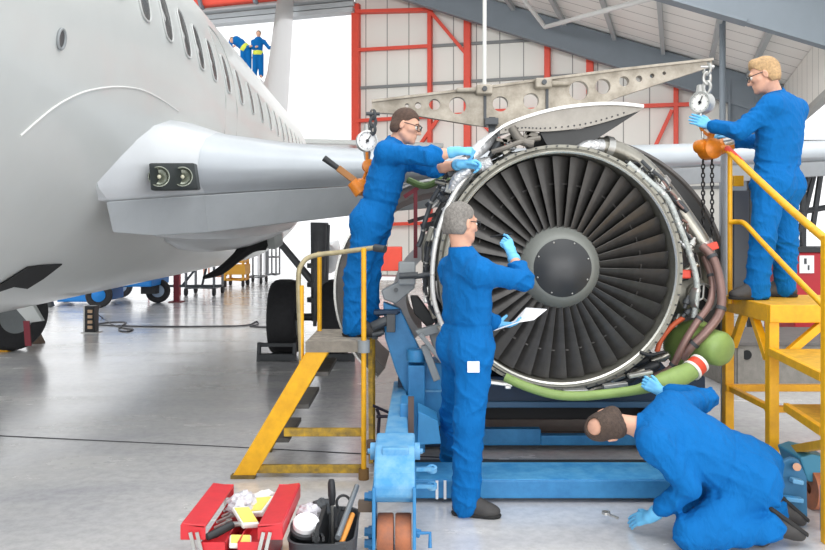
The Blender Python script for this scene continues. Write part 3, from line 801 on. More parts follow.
# upper pylon shroud above the fan: bright skin over a rib, dark inside
def shroud():
    top = [W(474, 158, 5.35), W(482, 146, 5.38), W(492, 136, 5.4), W(506, 126, 5.42), W(528, 117.5, 5.42), W(556, 110, 5.42), W(590, 105.5, 5.42), W(620, 105, 5.42), W(644, 107.5, 5.42)]
    top = spline(top, 4)
    b = MB(); rings = []
    for p in top:
        rings.append([p, p+Vector((0, .0, .02)), p+Vector((0, .9, .03)), p+Vector((0, .9, .01))])
    b.loft(rings); s = b.build('pylon_shroud', mat('shroud_skin', '#e6e6e2', .35, .2), eng)
    low = spline([W(500, 134, 5.45), W(522, 131, 5.45), W(545, 131.5, 5.45), W(580, 128, 5.45), W(612, 120, 5.45), W(644, 109, 5.45)], 6)
    up = [W(500, 131, 5.45)]+[p+Vector((0, .03, 0)) for p in top if p.x > W(504, 0, 5.45).x]
    b = MB(); b.prism(up+list(reversed(low)), (0, .03, 0)); b.build('shroud_rib', mat('rib_grey', '#97928a', .45, .4, .2, 8), s, smooth=False)
    b = MB()
    for q in low[2:-4:1]: b.ball(q+Vector((0, -.003, .022)), .006, 6)
    b.build('rib_rivet', M_dgrey, s)
    b = MB(); in_ = [W(540, 132, 5.5), W(580, 129, 5.5), W(640, 111, 5.5), W(600, 137, 5.5), W(583, 146, 5.5), W(548, 147, 5.5)]
    b.prism(in_, (0, .8, 0)); b.build('shroud_cavity', M_compo, s, smooth=False)
    b = MB()
    for k in range(6):
        c = W(501+k*6, 141-k*1.2, 5.55); R = Matrix.Rotation(random.uniform(-.9, .9), 3, 'Y')
        b.box(c, (random.uniform(.05, .08), .12, random.uniform(.02, .04)), R)
    b.tube([W(512, 128, 5.45), W(520, 140, 5.42), W(534, 144, 5.4)], .03, 10, smooth=4)
    b.tube([W(492, 152, 5.42), W(505, 148, 5.4), W(520, 142, 5.4), W(540, 138, 5.42)], .018, 8, smooth=4)
    b.build('pylon_fittings', mat('fitting_grey', '#7d7870', .45, .5, .3, 20), s)
shroud()
# thrust reverser half swung open on the left: rim, skin and inner ring
def arc_shell(name, c, r0, r1, a0, a1, y0, y1, m, n=40, par=None, sx=1.0):
    b = MB(); rings = []
    for k in range(n+1):
        a = math.radians(a0+(a1-a0)*k/n); v = Vector((math.cos(a)*sx, 0, math.sin(a)))
        rings.append([c+v*r0+Vector((0, y0, 0)), c+v*r1+Vector((0, y0, 0)), c+v*r1*.97+Vector((0, y1, 0)), c+v*r0*.97+Vector((0, y1, 0))])
    b.loft(rings); return b.build(name, m, par if par is not None else eng, smooth=True, angle=35)
lc = W(446, 290, 6.5)
rev = arc_shell('reverser_half', lc, .80, .90, 85, 232, 0, .75, M_cowlin)
arc_shell('reverser_rim', lc, .893, .91, 85, 232, -.02, .02, M_alu, par=rev)
arc_shell('reverser_inner_ring', lc+Vector((.05, -.2, -.02)), .375, .475, 95, 228, -.1, .5, mat('inner_ring_grey', '#b4b2b3', .5, .1, .1, 6), par=rev)
arc_shell('reverser_seal', lc+Vector((.0, .05, -.02)), .335, .40, 100, 228, .0, .4, M_compo, par=rev)
b = MB(); b.beam(W(408, 222, 6.4), W(436, 214, 6.4), .035, .03); b.beam(W(421, 228, 6.4), W(448, 222, 6.4), .05, .07); b.build('hinge_link', M_black, rev, smooth=False)
b = MB(); b.beam(W(415.5, 258, 6.2), W(415.5, 188, 6.2), .03, .03); b.beam(W(404, 197, 6.2), W(418, 188, 6.2), .035, .03); b.build('hold_open_strut', M_darkred, rev, smooth=False)
b = MB(); b.box(W(426, 248, 6.2), (.07, .08, .22)); b.build('junction_box', M_case, rev, smooth=False, bevel=.01)
# right hand cowl half
rc = W(575, 288, 6.2)
cow = arc_shell('fan_cowl_half', rc, .98, 1.16, -25, 80, -.05, .9, M_compo)
arc_shell('cowl_rim', rc, 1.15, 1.17, -25, 80, -.07, -.02, M_cowlin, par=cow)

# ------------------------------------------------------------------ blue engine stand
stand = thing('engine_stand', (EC.x, 5.2, 0), 'blue steel engine stand on casters carrying the large jet engine', 'engine stand')
def sbox(name, x0, x1, y0, y1, z0, z1, m=M_blue, bv=.008, par=None):
    b = MB(); b.box(((x0+x1)/2, (y0+y1)/2, (z0+z1)/2), (abs(x1-x0), abs(y1-y0), abs(z1-z0)))
    return b.build(name, m, par or stand, smooth=False, bevel=bv)
XL, XR = W(410, 0, 4.9).x, W(815, 0, 4.6).x
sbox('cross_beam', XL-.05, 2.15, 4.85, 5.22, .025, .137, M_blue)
sbox('beam_lit_face', XL-.05, 2.15, 4.86, 5.21, .137, .141, mat('lit_worn_beam_top', '#5aa7d6', .5, 0, .3, 10, col2='#2f88c4'), 0)  # lighter sheet paints the top light onto the beam, with blotchy wear
for px in (437, 445):
    b = MB(); b.box(WZ(px, .08, 4.847), (.016, .012, .11)); b.build('strap_mark', M_paper, stand, smooth=False)
sbox('rear_beam', W(470, 0, 5.95).x, W(541, 0, 5.95).x, 5.95, 6.03, .05, .172)
sbox('rear_beam', W(541, 0, 5.95).x, 2.4, 5.95, 6.03, .05, .125)
sbox('floor_rail', -.1, 2.2, 5.4, 5.6, .0, .05, M_dgrey)
sbox('floor_plate', -.1, 2.2, 6.25, 6.9, .0, .08, mat('brown_steel', '#544a44', .6, .2, .3, 9))
sbox('cradle_beam', W(398, 0, 5.8).x, 2.1, 5.75, 6.15, .38, .60, M_navy)
sbox('cradle_beam_flange', W(398, 0, 5.8).x, 2.1, 5.72, 5.76, .38, .425, mat('flange_blue', '#3a607f', .5))
sbox('cradle_underbeam', -.1, 2.1, 6.3, 6.5, .16, .34, mat('black_steel', '#1a1a1c', .6))
# left end frame
b = MB(); pl = [W(383, 302, 5.65), W(400, 309, 5.65), W(437, 385, 5.65), W(437, 398, 5.65), W(410, 402, 5.65), W(396, 372, 5.65), W(385, 338, 5.65)]
b.prism(pl, (0, .12, 0)); b.build('inclined_arm', M_blue, stand, smooth=False, bevel=.01)
b = MB(); b.box(W(386, 312, 5.6), (.17, .1, .03)); b.tube([W(376, 314, 5.58), W(400, 311, 5.58)], .018, 8); b.build('arm_top_bar', M_navy, stand, bevel=.005)
sbox('upright', W(408, 0, 5.55).x, W(425, 0, 5.55).x, 5.5, 5.7, .12, .72, M_blue)
b = MB(); b.lathe(W(416, 361, 5.55), (0, 0, 1), [(0, 0), (.06, 0), (.065, .07), (.06, .08), (0, .085)], 20); b.build('upright_cap', M_blue, stand)
sbox('side_panel', W(424, 0, 5.6).x, W(446, 0, 5.6).x, 5.6, 5.9, .28, .72, M_blue)
b = MB(); b.box(W(430, 391, 5.58), (.2, .02, .012)); b.build('panel_ridge', M_bluelt, stand, smooth=False)
# long side rails toward the camera
xa = W(384, 0, 4.2).x
b = MB(); b.prism([(xa-.01, 4.15, .42), (xa+.13, 4.15, .42), (W(406, 0, 6.0).x, 6.0, .42), (W(394, 0, 6.0).x, 6.0, .42)], (0, 0, .10)); b.build('side_rail', M_bluelt, stand, smooth=False, bevel=.008)
sbox('rail_box', W(400, 0, 4.9).x, W(413, 0, 4.9).x, 4.85, 5.1, .28, .60, M_blue)
b = MB(); b.box(W(411, 430, 4.82), (.035, .03, .40)); b.build('rail_strap', mat('rust_strap', '#5a4a44', .7), stand, smooth=False)
b = MB(); b.prism([W(418, 411, 4.95), W(438, 421, 4.95), W(441, 444, 4.95), W(417, 445, 4.95)], (0, .25, 0)); b.build('gusset', mat('gusset_blue', '#3f97cf', .5, 0, .15, 7), stand, smooth=False, bevel=.006)
# caster block
cx0, cx1 = W(374, 0, 4.1).x, W(415, 0, 4.1).x
cb_pts = [(4.02, .31), (4.02, .365), (4.06, .42), (4.2, .52), (4.42, .535), (4.42, .27), (4.06, .27)]
b = MB(); b.prism([(cx0, y, z) for y, z in cb_pts], (cx1-cx0, 0, 0)); cas = b.build('caster_housing', M_bluelt, stand, smooth=False, bevel=.012)
for x in (cx0-.005, cx1-.012):
    b = MB(); b.prism([(x, 3.98, .06), (x, 4.2, .06), (x, 4.28, .36), (x, 4.0, .36)], (.017, 0, 0)); b.build('caster_fork', M_blue, cas, smooth=False, bevel=.004)
for x in (cx0-.012, cx1+.012):
    b = MB(); b.tube([(x-.015, 4.28, .47), (x+.015, 4.28, .47)], .045, 16); b.tube([(x-.03, 4.28, .47), (x+.03, 4.28, .47)], .014, 8); b.build('pivot_pin', M_bluelt, cas)
wxs = ((cx0+.018, cx0+.100), (cx1-.100, cx1-.018))
for x0, x1 in wxs:
    b = MB(); b.lathe((x0, 4.10, .10), (1, 0, 0), [(.03, 0), (.095, .0), (.10, .008), (.10, x1-x0-.008), (.095, x1-x0), (.03, x1-x0)], 36); wl = b.build('caster_wheel', M_wheelor, cas)
for zz in (.28, .10, .04):
    b = MB(); b.tube([(cx0-.05, 4.12, zz), (cx0, 4.12, zz)], .022, 6); b.tube([(cx0-.03, 4.12, zz), (cx0-.01, 4.12, zz)], .03, 6); b.build('caster_bolt', M_blue, cas)
b = MB(); b.box((cx0-.045, 4.1, .24), (.07, .05, .05)); b.build('stub_tube', mat('stub_brown', '#66574a', .7), cas, smooth=False)
for py in (469, 486):
    b = MB(); a_ = W(414, py, 4.3); c_ = W(432, py, 4.42)
    b.beam(a_, c_, .035, .02); b.lathe(c_, (0, -.3, 1), [(.012, -.012), (.028, -.012), (.028, .012), (.012, .012), (.012, -.012)], 16); b.build('lock_pin', M_bluelt, stand, smooth=False)
b = MB(); b.tube([W(417, 533, 4.08), W(430, 533, 4.08), W(430, 548, 4.05)], .010, 8); b.tube([W(414, 532, 4.1), W(420, 534, 4.1)], .022, 8); b.build('pull_handle', M_blue, stand)
# cradle brackets at the left of the fan
b = MB(); b.prism([W(381, 291, 5.62), W(396, 283, 5.62), W(414, 276, 5.62), W(415, 288, 5.62), W(404, 297, 5.62), W(396, 304, 5.62), W(384, 300, 5.62)], (0, .14, 0)); b.box(W(407, 273, 5.6), (.12, .12, .16)); br = b.build('mount_bracket', M_grey, stand, smooth=False, bevel=.01)
b = MB(); b.tube([W(399, 276, 5.5), W(418, 275, 5.5)], .022, 10); b.tube([W(414, 277, 5.5), W(430, 274, 5.5)], .018, 10); b.tube([W(396, 290, 5.54), W(396, 290, 5.60)], .016, 10); b.build('mount_pin', M_dgrey, br)
b = MB(); b.prism([W(410, 296, 6.0), W(418, 296, 6.0), W(436, 321, 6.0), W(429, 329, 6.0), W(414, 314, 6.0)], (0, .1, 0)); b.build('dark_arm', M_compo, stand, smooth=False, bevel=.01)
b = MB(); b.prism([W(415, 331, 5.5), W(440, 324, 5.5), W(443, 332, 5.5), W(420, 338, 5.5)], (0, .08, 0)); b.beam(W(420, 334, 5.46), W(446, 366, 5.46), .03, .03); b.beam(W(424, 345, 5.5), W(437, 380, 5.5), .06, .05); b.build('toggle_clamp', M_grey, stand, smooth=False, bevel=.006)
b = MB(); b.prism([W(428, 332, 5.56), W(446, 330, 5.56), W(450, 372, 5.56), W(436, 356, 5.56)], (0, .1, 0)); b.build('support_saddle', M_grey, stand, smooth=False, bevel=.01)
# legs from cradle to beams so the engine is carried
for x in (.15, 1.9):
    b = MB(); b.beam((x, 6.1, .02), (x, 6.1, .4), .14, .14, (0, 1, 0)); b.build('cradle_leg', M_navy, stand, smooth=False)
    b = MB(); b.beam((x, 5.9, .5), (x+(.2 if x < 1 else -.2), 5.9, .72), .12, .1, (0, 1, 0)); b.build('cradle_saddle', M_navy, stand, smooth=False)
# right end bracket of the stand
b = MB(); b.prism([W(779, 465, 4.55), W(787, 460, 4.55), W(793, 458, 4.55), W(799, 460, 4.55), W(807, 478, 4.55), W(808, 530, 4.55), W(806, 552, 4.55), W(770, 552, 4.55)], (0, .04, 0)); eb = b.build('end_plate', mat('plate_teal', '#2f6f97', .5, 0, .2, 7), stand, smooth=False, bevel=.006)
b = MB(); b.tube([W(797, 467, 4.53), W(797, 467, 4.49)], .022, 14); b.build('end_bolt', mat('copper_bolt', '#b58a70', .4, .5), eb)
for la, lb_ in (((791, 480), (802, 482)), ((784, 498), (802, 500))):
    b = MB(); b.beam(W(*la, 4.5), W(*lb_, 4.5), .05, .025); b.build('end_lug', M_bluelt, eb, smooth=False, bevel=.005)
b = MB(); b.prism([W(800, 458, 4.7), W(812, 454, 4.7), W(830, 458, 4.7), W(830, 484, 4.7), W(808, 482, 4.7)], (0, .3, 0)); b.build('end_beam', mat('plate_teal2', '#37809f', .5), stand, smooth=False, bevel=.01)
b = MB(); b.beam(W(824, 486, 4.4), W(824, 545, 4.4), .03, .03, (0, 1, 0)); b.tube([W(808, 538, 4.4), W(812, 546, 4.35), W(822, 552, 4.3)], .008, 8); b.build('end_pipe', M_blue, stand)
b = MB(); b.lathe((W(826, 0, 4.55).x, 4.75, .12), (1, 0, 0), [(.03, 0), (.12, 0), (.12, .08), (.03, .08)], 30); b.build('caster_wheel', M_wheelor, stand)

# ------------------------------------------------------------------ lifting beam, gauges, hoists
def plate_with_holes(name, outline, holes, y, th, m, par):
    cu = bpy.data.curves.new(name, 'CURVE'); cu.dimensions = '2D'; cu.fill_mode = 'BOTH'; cu.extrude = th/2
    def add(pts):
        s = cu.splines.new('POLY'); s.points.add(len(pts)-1); s.use_cyclic_u = True
        for q, (x, z) in zip(s.points, pts): q.co = (x, z, 0, 1)
    add(outline)
    for (x, z, r) in holes: add([(x+r*math.cos(a), z+r*math.sin(a)) for a in [2*math.pi*k/28 for k in range(28)]])
    o = bpy.data.objects.new('tmp_curve', cu); COL.objects.link(o)
    bpy.context.view_layer.update()
    me = bpy.data.meshes.new_from_object(o.evaluated_get(bpy.context.evaluated_depsgraph_get()))
    bpy.data.objects.remove(o); bpy.data.curves.remove(cu)
    me.name = name
    me.transform(Matrix.Translation((0, y, 0))@Matrix.Rotation(math.pi/2, 4, 'X'))
    me.materials.clear()
    return link(name, me, m, par, smooth=False)
DB = 5.9
bc = W(515, 105, DB)
sling = thing('lifting_beam', bc, 'long grey alloy lifting beam with a row of round holes above the engine', 'lifting beam')
def xz(px, py): p = W(px, py, DB); return (p.x, p.z)
out = [xz(*q) for q in ((372, 102), (480, 89), (535, 81.5), (620, 70.5), (700, 61), (710, 60.5), (711, 67), (690, 74), (620, 97), (560, 120), (520, 128), (495, 128), (470, 125), (410, 115), (372, 113))]
hl = [(407, 106, 2), (418, 106, 3.2), (434.5, 105, 5.5), (457.5, 106, 8.6), (500, 104.5, 7.6), (530.5, 101.5, 7.8), (578, 91, 9.6), (602, 87, 7.6), (623, 82, 5), (638, 79.5, 3.2), (651, 76.5, 2.3), (663, 74, 1.8)]
plate_with_holes('beam_plate', out, [(*xz(px, py), r*DB/F) for px, py, r in hl], DB, .06, M_sling, sling)
b = MB(); top = [(372, 102), (480, 89), (535, 81.5), (620, 70.5), (711, 60.5)]
for i in range(4): b.beam(W(*top[i], DB), W(*top[i+1], DB), .11, .018)
b.build('top_flange', M_sling, sling, smooth=False)
b = MB()
for (px, py0, py1) in ((485, 91, 127), (547, 84, 122)): b.beam(W(px, py0, DB-.035), W(px, py1, DB-.035), .02, .012, (0, 1, 0))
b.build('splice_seam', M_dgrey, sling, smooth=False)
for (px, py, s_) in ((484, 90, -1), (543, 83.5, 1)):
    b = MB(); c = W(px, py, DB-.08); b.box(c, (.12, .09, .07)); b.beam(c+Vector((s_*.05, 0, 0)), c+Vector((s_*.20, .02, .0)), .06, .03); lug = b.build('lifting_lug', M_sling, sling, smooth=False, bevel=.01)
    b = MB(); b.tube([c+Vector((0, -.045, 0)), c+Vector((0, -.07, 0))], .018, 12); b.build('lug_bolt', M_dgrey, lug)
b = MB(); b.beam(W(492, 118, DB-.05), W(492, 150, DB-.15), .05, .04, (0, 1, 0)); b.box(W(491, 122, DB-.08), (.1, .1, .05)); b.build('sling_clevis', M_dgrey, sling, smooth=False, bevel=.006)
b = MB(); b.tube([W(484.5, 92, DB-.08), Vector((W(484.5, 0, DB).x, DB-.08, 8.3))], .014, 8)
tag(b.build('crane_cable', mat('cable_white', '#cfcfca', .5)), 'thin vertical hoist cable running up from the middle of the lifting beam', 'cable')
def torus(mb, c, axis, R, r, n=18, s=8, sx=1.0, xdir=None):
    if xdir is not None:
        ax = Vector(axis).normalized(); x = Vector(xdir); x = (x-ax*x.dot(ax)).normalized(); y = ax.cross(x)
    else: x, y, ax = frame_of(axis)
    mb.tube([Vector(c)+x*R*sx*math.cos(2*math.pi*k/n)+y*R*math.sin(2*math.pi*k/n) for k in range(n)], r, s, closed=True)
def gauge(c, R, lab):
    t = thing('load_gauge', c, lab, 'gauge', 'hanging dial load gauges')
    ax = Vector((-c.x*.55+.05, -1, 0)).normalized()
    b = MB(); b.lathe(c, ax, [(0, -.06), (R*.98, -.06), (R, -.05), (R, .018), (R*.985, .026), (R*.88, .026), (R*.87, .016)], 40); cs = b.build('gauge_case', mat('gauge_rim', '#b9bbb8', .3, .5), t)
    b = MB(); b.lathe(c, ax, [(0, .012), (R*.88, .012)], 36); b.build('dial_face', mat('dial_white', '#f2f1ec', .5), t)
    x, y, _ = frame_of(ax); b = MB()
    for k in range(40):
        a = k/40*2*math.pi; v = x*math.cos(a)+y*math.sin(a); big = k % 5 == 0
        b.beam(c+ax*.0135+v*R*(.66 if big else .74), c+ax*.0135+v*R*.82, .0035 if big else .002, .001, ax)
    b.build('dial_tick', M_dgrey, t, smooth=False)
    b = MB(); v = Vector((.55, 0, .83)); v = (v-ax*v.dot(ax)).normalized()
    b.beam(c+ax*.017-v*R*.25, c+ax*.017+v*R*.6, .007, .002, ax); b.lathe(c+ax*.015, ax, [(0, .008), (.012, .006), (.012, 0)], 12); b.build('needle', M_black, t, smooth=False)
    b = MB(); b.tube([c+Vector((0, .02, R)), c+Vector((0, .02, R+.05))], [.03, .022], 12); b.tube([c-Vector((0, -.02, R)), c-Vector((0, -.02, R+.06))], [.03, .02], 12); b.build('gauge_eye', M_alu, t)
    return t
GL = W(367, 141, DB); gauge(GL, .077, 'white dial load gauge hanging at the left end of the lifting beam')
GR = W(701, 102.5, DB); gauge(GR, .082, 'white dial load gauge at the right beam tip, steadied by the blond worker')
def shackle(c, h, lab, links=2, m=M_alu):
    t = thing('shackle_chain', c, lab, 'shackle', 'shackles on the lifting beam ends')
    for k in range(links+1):
        b = MB(); cc = c-Vector((0, 0, h*(k+.5)/(links+1))); r_ = h/(links+1)*.62
        torus(b, cc, (0, 1, 0) if k % 2 else (.6, .8, 0), r_, .012, 18, 8, .6, xdir=(1, 0, 0) if k % 2 else (.8, -.6, 0)); b.build('link', m, t)
    b = MB(); b.tube([c+Vector((-.05, 0, -.02)), c+Vector((.05, 0, -.02))], .014, 10); b.build('shackle_pin', m, t)
shackle(W(707, 64, DB-.02), W(0, 64, DB).z-W(0, 92, DB).z, 'bright shackle links above the gauge at the right beam tip')
shackle(W(373, 111, DB-.02), W(0, 111, DB).z-W(0, 133, DB).z, 'dull shackle links above the gauge at the left beam end', 2, M_dgrey)
# orange chain hoist on the right
hc = W(710, 149, 5.9)
ho = thing('chain_hoist', hc, 'orange chain hoist hanging below the right load gauge', 'chain hoist')
b = MB(); b.lathe(hc, (.3, -1, 0), [(0, .07), (.05, .07), (.075, .05), (.08, 0), (.08, -.05), (0, -.07)], 24); b.lathe(hc+Vector((-.06, .0, .02)), (.3, -1, 0), [(0, .05), (.035, .05), (.05, .03), (.05, -.04), (0, -.05)], 18); b.lathe(hc+Vector((.075, .0, .015)), (1, -.2, .3), [(0, .09), (.045, .09), (.055, .05), (.06, -.04), (0, -.05)], 18); b.build('hoist_body', M_orange, ho)
b = MB(); b.beam(hc+Vector((-.02, -.02, .03)), hc+Vector((.02, -.02, .16)), .05, .03); torus(b, hc+Vector((-.03, 0, .19)), (0, 1, 0), .035, .011); b.tube([hc+Vector((.02, 0, .08)), hc+Vector((-.06, 0, .14)), hc+Vector((-.07, 0, .2))], .012, 8, smooth=4); b.build('hoist_hook', M_orange, ho)
b = MB(); b.lathe(hc+Vector((.1, -.03, .04)), (.8, -.5, .3), [(0, .06), (.03, .06), (.036, .0), (0, -.03)], 14); b.build('hand_wheel', M_alu, ho)
b = MB(); b.tube([W(701, 116, 5.9), W(703, 138, 5.9)], .010, 8); b.build('hook_rod', M_alu, ho)
def chain(mb, a, c, L=.042):
    a, c = Vector(a), Vector(c); n = max(2, int((c-a).length/(L*.74))); d = (c-a).normalized()
    for i in range(n):
        p = a+(c-a)*((i+.5)/n); ax = Vector((0, 1, 0)) if i % 2 else Vector((1, 0, 0))
        y = d; x = ax.cross(y)
        mb.tube([p+x*.012*math.cos(q)+y*L*.5*math.sin(q) for q in [2*math.pi*k/10 for k in range(10)]], .0055, 5, closed=True)
for px in (703, 712):
    b = MB(); chain(b, W(px, 160, 5.9), W(px, 235, 5.9)); b.build('load_chain', M_chain, ho)
# orange lever hoist, left
t = thing('lever_hoist', W(355, 185, 5.85), 'orange lever hoist hanging beside the worker on the left steps', 'lever hoist')
b = MB(); b.beam(W(338, 168, 5.85), W(362, 186, 5.85), .05, .05); b.build('lever', mat('lever_rust', '#9a6a3a', .5, .2), t, smooth=False, bevel=.008)
b = MB(); b.tube([W(324, 158, 5.85), W(339, 169, 5.85)], [.024, .02], 12); b.build('lever_grip', M_black, t)
b = MB(); b.lathe(W(361, 187, 5.85), (.3, -1, 0), [(0, .06), (.05, .05), (.065, 0), (.05, -.05), (0, -.06)], 18); b.tube([W(352, 182, 5.82), W(361, 193, 5.82)], [.04, .05], 12); b.build('hoist_body', M_orange, t)
b = MB(); b.tube([W(367, 152, 5.86), W(367, 170, 5.86), W(362, 183, 5.86)], .012, 8); b.lathe(W(369, 166, 5.86), (.3, -1, 0), [(0, .03), (.05, .02), (.05, -.02), (0, -.03)], 16); b.build('hoist_hook', M_orange, t)
# ------------------------------------------------------------------ people: bodies grown from one blended volume
class Field:
    def __init__(s, lo, hi, h):
        s.lo = np.array(lo, dtype=np.float32); s.h = h
        s.n = [int(math.ceil((hi[i]-lo[i])/h))+1 for i in range(3)]
        s.ax = [s.lo[i]+h*np.arange(s.n[i], dtype=np.float32) for i in range(3)]
        s.F = np.full(s.n, .25, dtype=np.float32)
    def sl(s, lo, hi):
        out = []
        for i in range(3):
            a = max(0, int((lo[i]-s.lo[i])/s.h)); b = min(s.n[i], int((hi[i]-s.lo[i])/s.h)+2)
            out.append(slice(a, max(a, b)))
        return tuple(out)
    def grid(s, q):
        return s.ax[0][q[0]][:, None, None], s.ax[1][q[1]][None, :, None], s.ax[2][q[2]][None, None, :]
    def comb(s, q, d, k, sub=False):
        A = s.F[q]
        if sub:
            d = -d; hh = np.clip(.5-.5*(d-A)/k*-1, 0, 1) if False else np.clip(.5+.5*(d-A)/k, 0, 1)
            s.F[q] = A*(1-hh)+d*hh+k*hh*(1-hh)
        else:
            hh = np.clip(.5+.5*(A-d)/k, 0, 1)
            s.F[q] = A*(1-hh)+d*hh-k*hh*(1-hh)
    def cap(s, a, b, ra, rb=None, k=.02, sub=False):
        rb = ra if rb is None else rb; a = np.array(a, dtype=np.float32); b = np.array(b, dtype=np.float32)
        m = max(ra, rb)+k*1.5+.03
        q = s.sl(np.minimum(a, b)-m, np.maximum(a, b)+m)
        if any(z.stop <= z.start for z in q): return s
        X, Y, Z = s.grid(q); d = b-a; L = float(d@d)+1e-9
        t = np.clip(((X-a[0])*d[0]+(Y-a[1])*d[1]+(Z-a[2])*d[2])/L, 0, 1)
        D = np.sqrt((X-a[0]-t*d[0])**2+(Y-a[1]-t*d[1])**2+(Z-a[2]-t*d[2])**2)-(ra+(rb-ra)*t)
        s.comb(q, D, k, sub); return s
    def ell(s, c, axes, r, k=.02, sub=False):
        c = np.array(c, dtype=np.float32); m = max(r)+k*1.5+.03
        q = s.sl(c-m, c+m)
        if any(z.stop <= z.start for z in q): return s
        X, Y, Z = s.grid(q); X = X-c[0]; Y = Y-c[1]; Z = Z-c[2]
        k0 = 0; k1 = 0
        for i in range(3):
            a = axes[i]; u = X*a[0]+Y*a[1]+Z*a[2]
            k0 = k0+(u/r[i])**2; k1 = k1+(u/r[i]**2)**2
        k0 = np.sqrt(k0); D = k0*(k0-1)/np.sqrt(k1+1e-9)
        s.comb(q, D.astype(np.float32), k, sub); return s
    def half(s, p, n, k=.01):
        """keep only the side the normal points away from"""
        X, Y, Z = s.grid((slice(None),)*3)
        D = (X-p[0])*n[0]+(Y-p[1])*n[1]+(Z-p[2])*n[2]
        s.F = np.maximum(s.F, D); return s
    def mesh(s, name, smooth_it=1):
        Fm = s.F; nx, ny, nz = Fm.shape; neg = Fm < 0
        cnt = np.zeros((nx-1, ny-1, nz-1), np.int8)
        for i in (0, 1):
            for j in (0, 1):
                for k in (0, 1): cnt += neg[i:nx-1+i, j:ny-1+j, k:nz-1+k]
        act = (cnt > 0) & (cnt < 8); I, J, K = np.nonzero(act); n = len(I)
        idx = np.full(act.shape, -1, np.int32); idx[I, J, K] = np.arange(n)
        P = np.zeros((n, 3)); C = np.zeros(n)
        cs = [(i, j, k) for i in (0, 1) for j in (0, 1) for k in (0, 1)]
        vals = {c: Fm[I+c[0], J+c[1], K+c[2]] for c in cs}
        for c in cs:
            for ax in range(3):
                if c[ax]: continue
                e = list(c); e[ax] = 1; e = tuple(e); A, B = vals[c], vals[e]
                msk = (A < 0) != (B < 0)
                t = np.where(msk, A/np.where(np.abs(A-B) < 1e-12, 1, A-B), 0)
                for i in range(3):
                    P[:, i] += np.where(msk, c[i]+(t if i == ax else 0), 0)
                C += msk
        P /= C[:, None]
        co = (np.stack([I, J, K], 1)+P)*s.h+s.lo
        quads = []
        for ax in range(3):
            o1, o2 = [(1, 2), (2, 0), (0, 1)][ax]
            sh = [slice(None)]*3; sh[ax] = slice(0, -1); sh2 = [slice(None)]*3; sh2[ax] = slice(1, None)
            A, B = neg[tuple(sh)], neg[tuple(sh2)]
            for flip, msk in ((False, A & ~B), (True, ~A & B)):
                E_ = np.array(np.nonzero(msk)).T
                E_ = E_[(E_[:, o1] > 0) & (E_[:, o2] > 0) & (E_[:, o1] < Fm.shape[o1]-1) & (E_[:, o2] < Fm.shape[o2]-1)]
                def cell(d1, d2):
                    q = E_.copy(); q[:, o1] += d1; q[:, o2] += d2
                    return idx[q[:, 0], q[:, 1], q[:, 2]]
                Q = np.stack([cell(-1, -1), cell(0, -1), cell(0, 0), cell(-1, 0)], 1)
                quads.append(Q[:, ::-1] if flip else Q)
        Q = np.concatenate(quads); Q = Q[(Q >= 0).all(1)]
        for _ in range(smooth_it):
            S = np.zeros_like(co); Nn = np.zeros(n)
            for a, b in ((0, 1), (1, 2), (2, 3), (3, 0)):
                np.add.at(S, Q[:, a], co[Q[:, b]]); np.add.at(S, Q[:, b], co[Q[:, a]]); np.add.at(Nn, Q[:, a], 1); np.add.at(Nn, Q[:, b], 1)
            co = co*.5+.5*S/np.maximum(Nn, 1)[:, None]
        me = bpy.data.meshes.new(name)
        me.vertices.add(n); me.vertices.foreach_set('co', co.astype(np.float32).ravel())
        me.loops.add(len(Q)*4); me.loops.foreach_set('vertex_index', Q.ravel().astype(np.int32))
        me.polygons.add(len(Q)); me.polygons.foreach_set('loop_start', np.arange(0, len(Q)*4, 4, dtype=np.int32)); me.polygons.foreach_set('loop_total', np.full(len(Q), 4, np.int32))
        me.update(calc_edges=True); me.validate()
        return me
def bounds(pts, m):
    A = np.array([list(p) for p in pts]); return A.min(0)-m, A.max(0)+m
def ortho(f, u):
    f = Vector(f).normalized(); u = Vector(u); u = (u-f*u.dot(f)).normalized(); return f, u, u.cross(f)

def add_head(Fd, c, f, u, l, neck, stub=0):
    V = lambda a, b, d=0: c+f*a+u*b+l*d
    ax = (l, f, u)
    Fd.ell(V(-.012, .03), ax, (.074, .094, .086), .02)
    Fd.ell(V(.030, -.03), ax, (.061, .060, .083), .025)
    Fd.ell(V(.045, -.078), ax, (.046, .045, .038), .02)
    Fd.cap(V(-.02, -.05, .0), V(.02, -.075, 0), .042, .044, .02)
    for sg in (-1, 1):
        Fd.cap(V(.0, -.055, .052*sg), V(.05, -.088, .03*sg), .02, .018, .025)
        Fd.cap(V(.07, -.018, .042*sg), V(.045, -.02, .058*sg), .016, .014, .02)
    Fd.cap(V(.080, .024, .032), V(.080, .024, -.032), .014, .014, .015)
    for sg in (-1, 1): Fd.ell(V(.102, .001, .031*sg), ax, (.018, .016, .012), .012, sub=True)
    Fd.cap(V(.088, .012), V(.112, -.030), .008, .013, .010)
    for sg in (-1, 1): Fd.cap(V(.098, -.034, .0), V(.094, -.034, .013*sg), .009, .008, .006)
    Fd.cap(V(.090, -.056, .016), V(.090, -.056, -.016), .007, .007, .006)
    Fd.cap(V(.087, -.068, .014), V(.087, -.068, -.014), .008, .008, .006)
    Fd.ell(V(.078, -.098), ax, (.022, .018, .018), .015)
    for sg in (-1, 1):
        Fd.ell(V(-.008, -.006, .079*sg), (l, (f*.95-u*.1).normalized(), u), (.015, .018, .030), .008)
        Fd.ell(V(-.002, -.004, .089*sg), ax, (.006, .010, .018), .006, sub=True)
    Fd.cap(V(-.03, -.06), neck, .046, .058, .02)

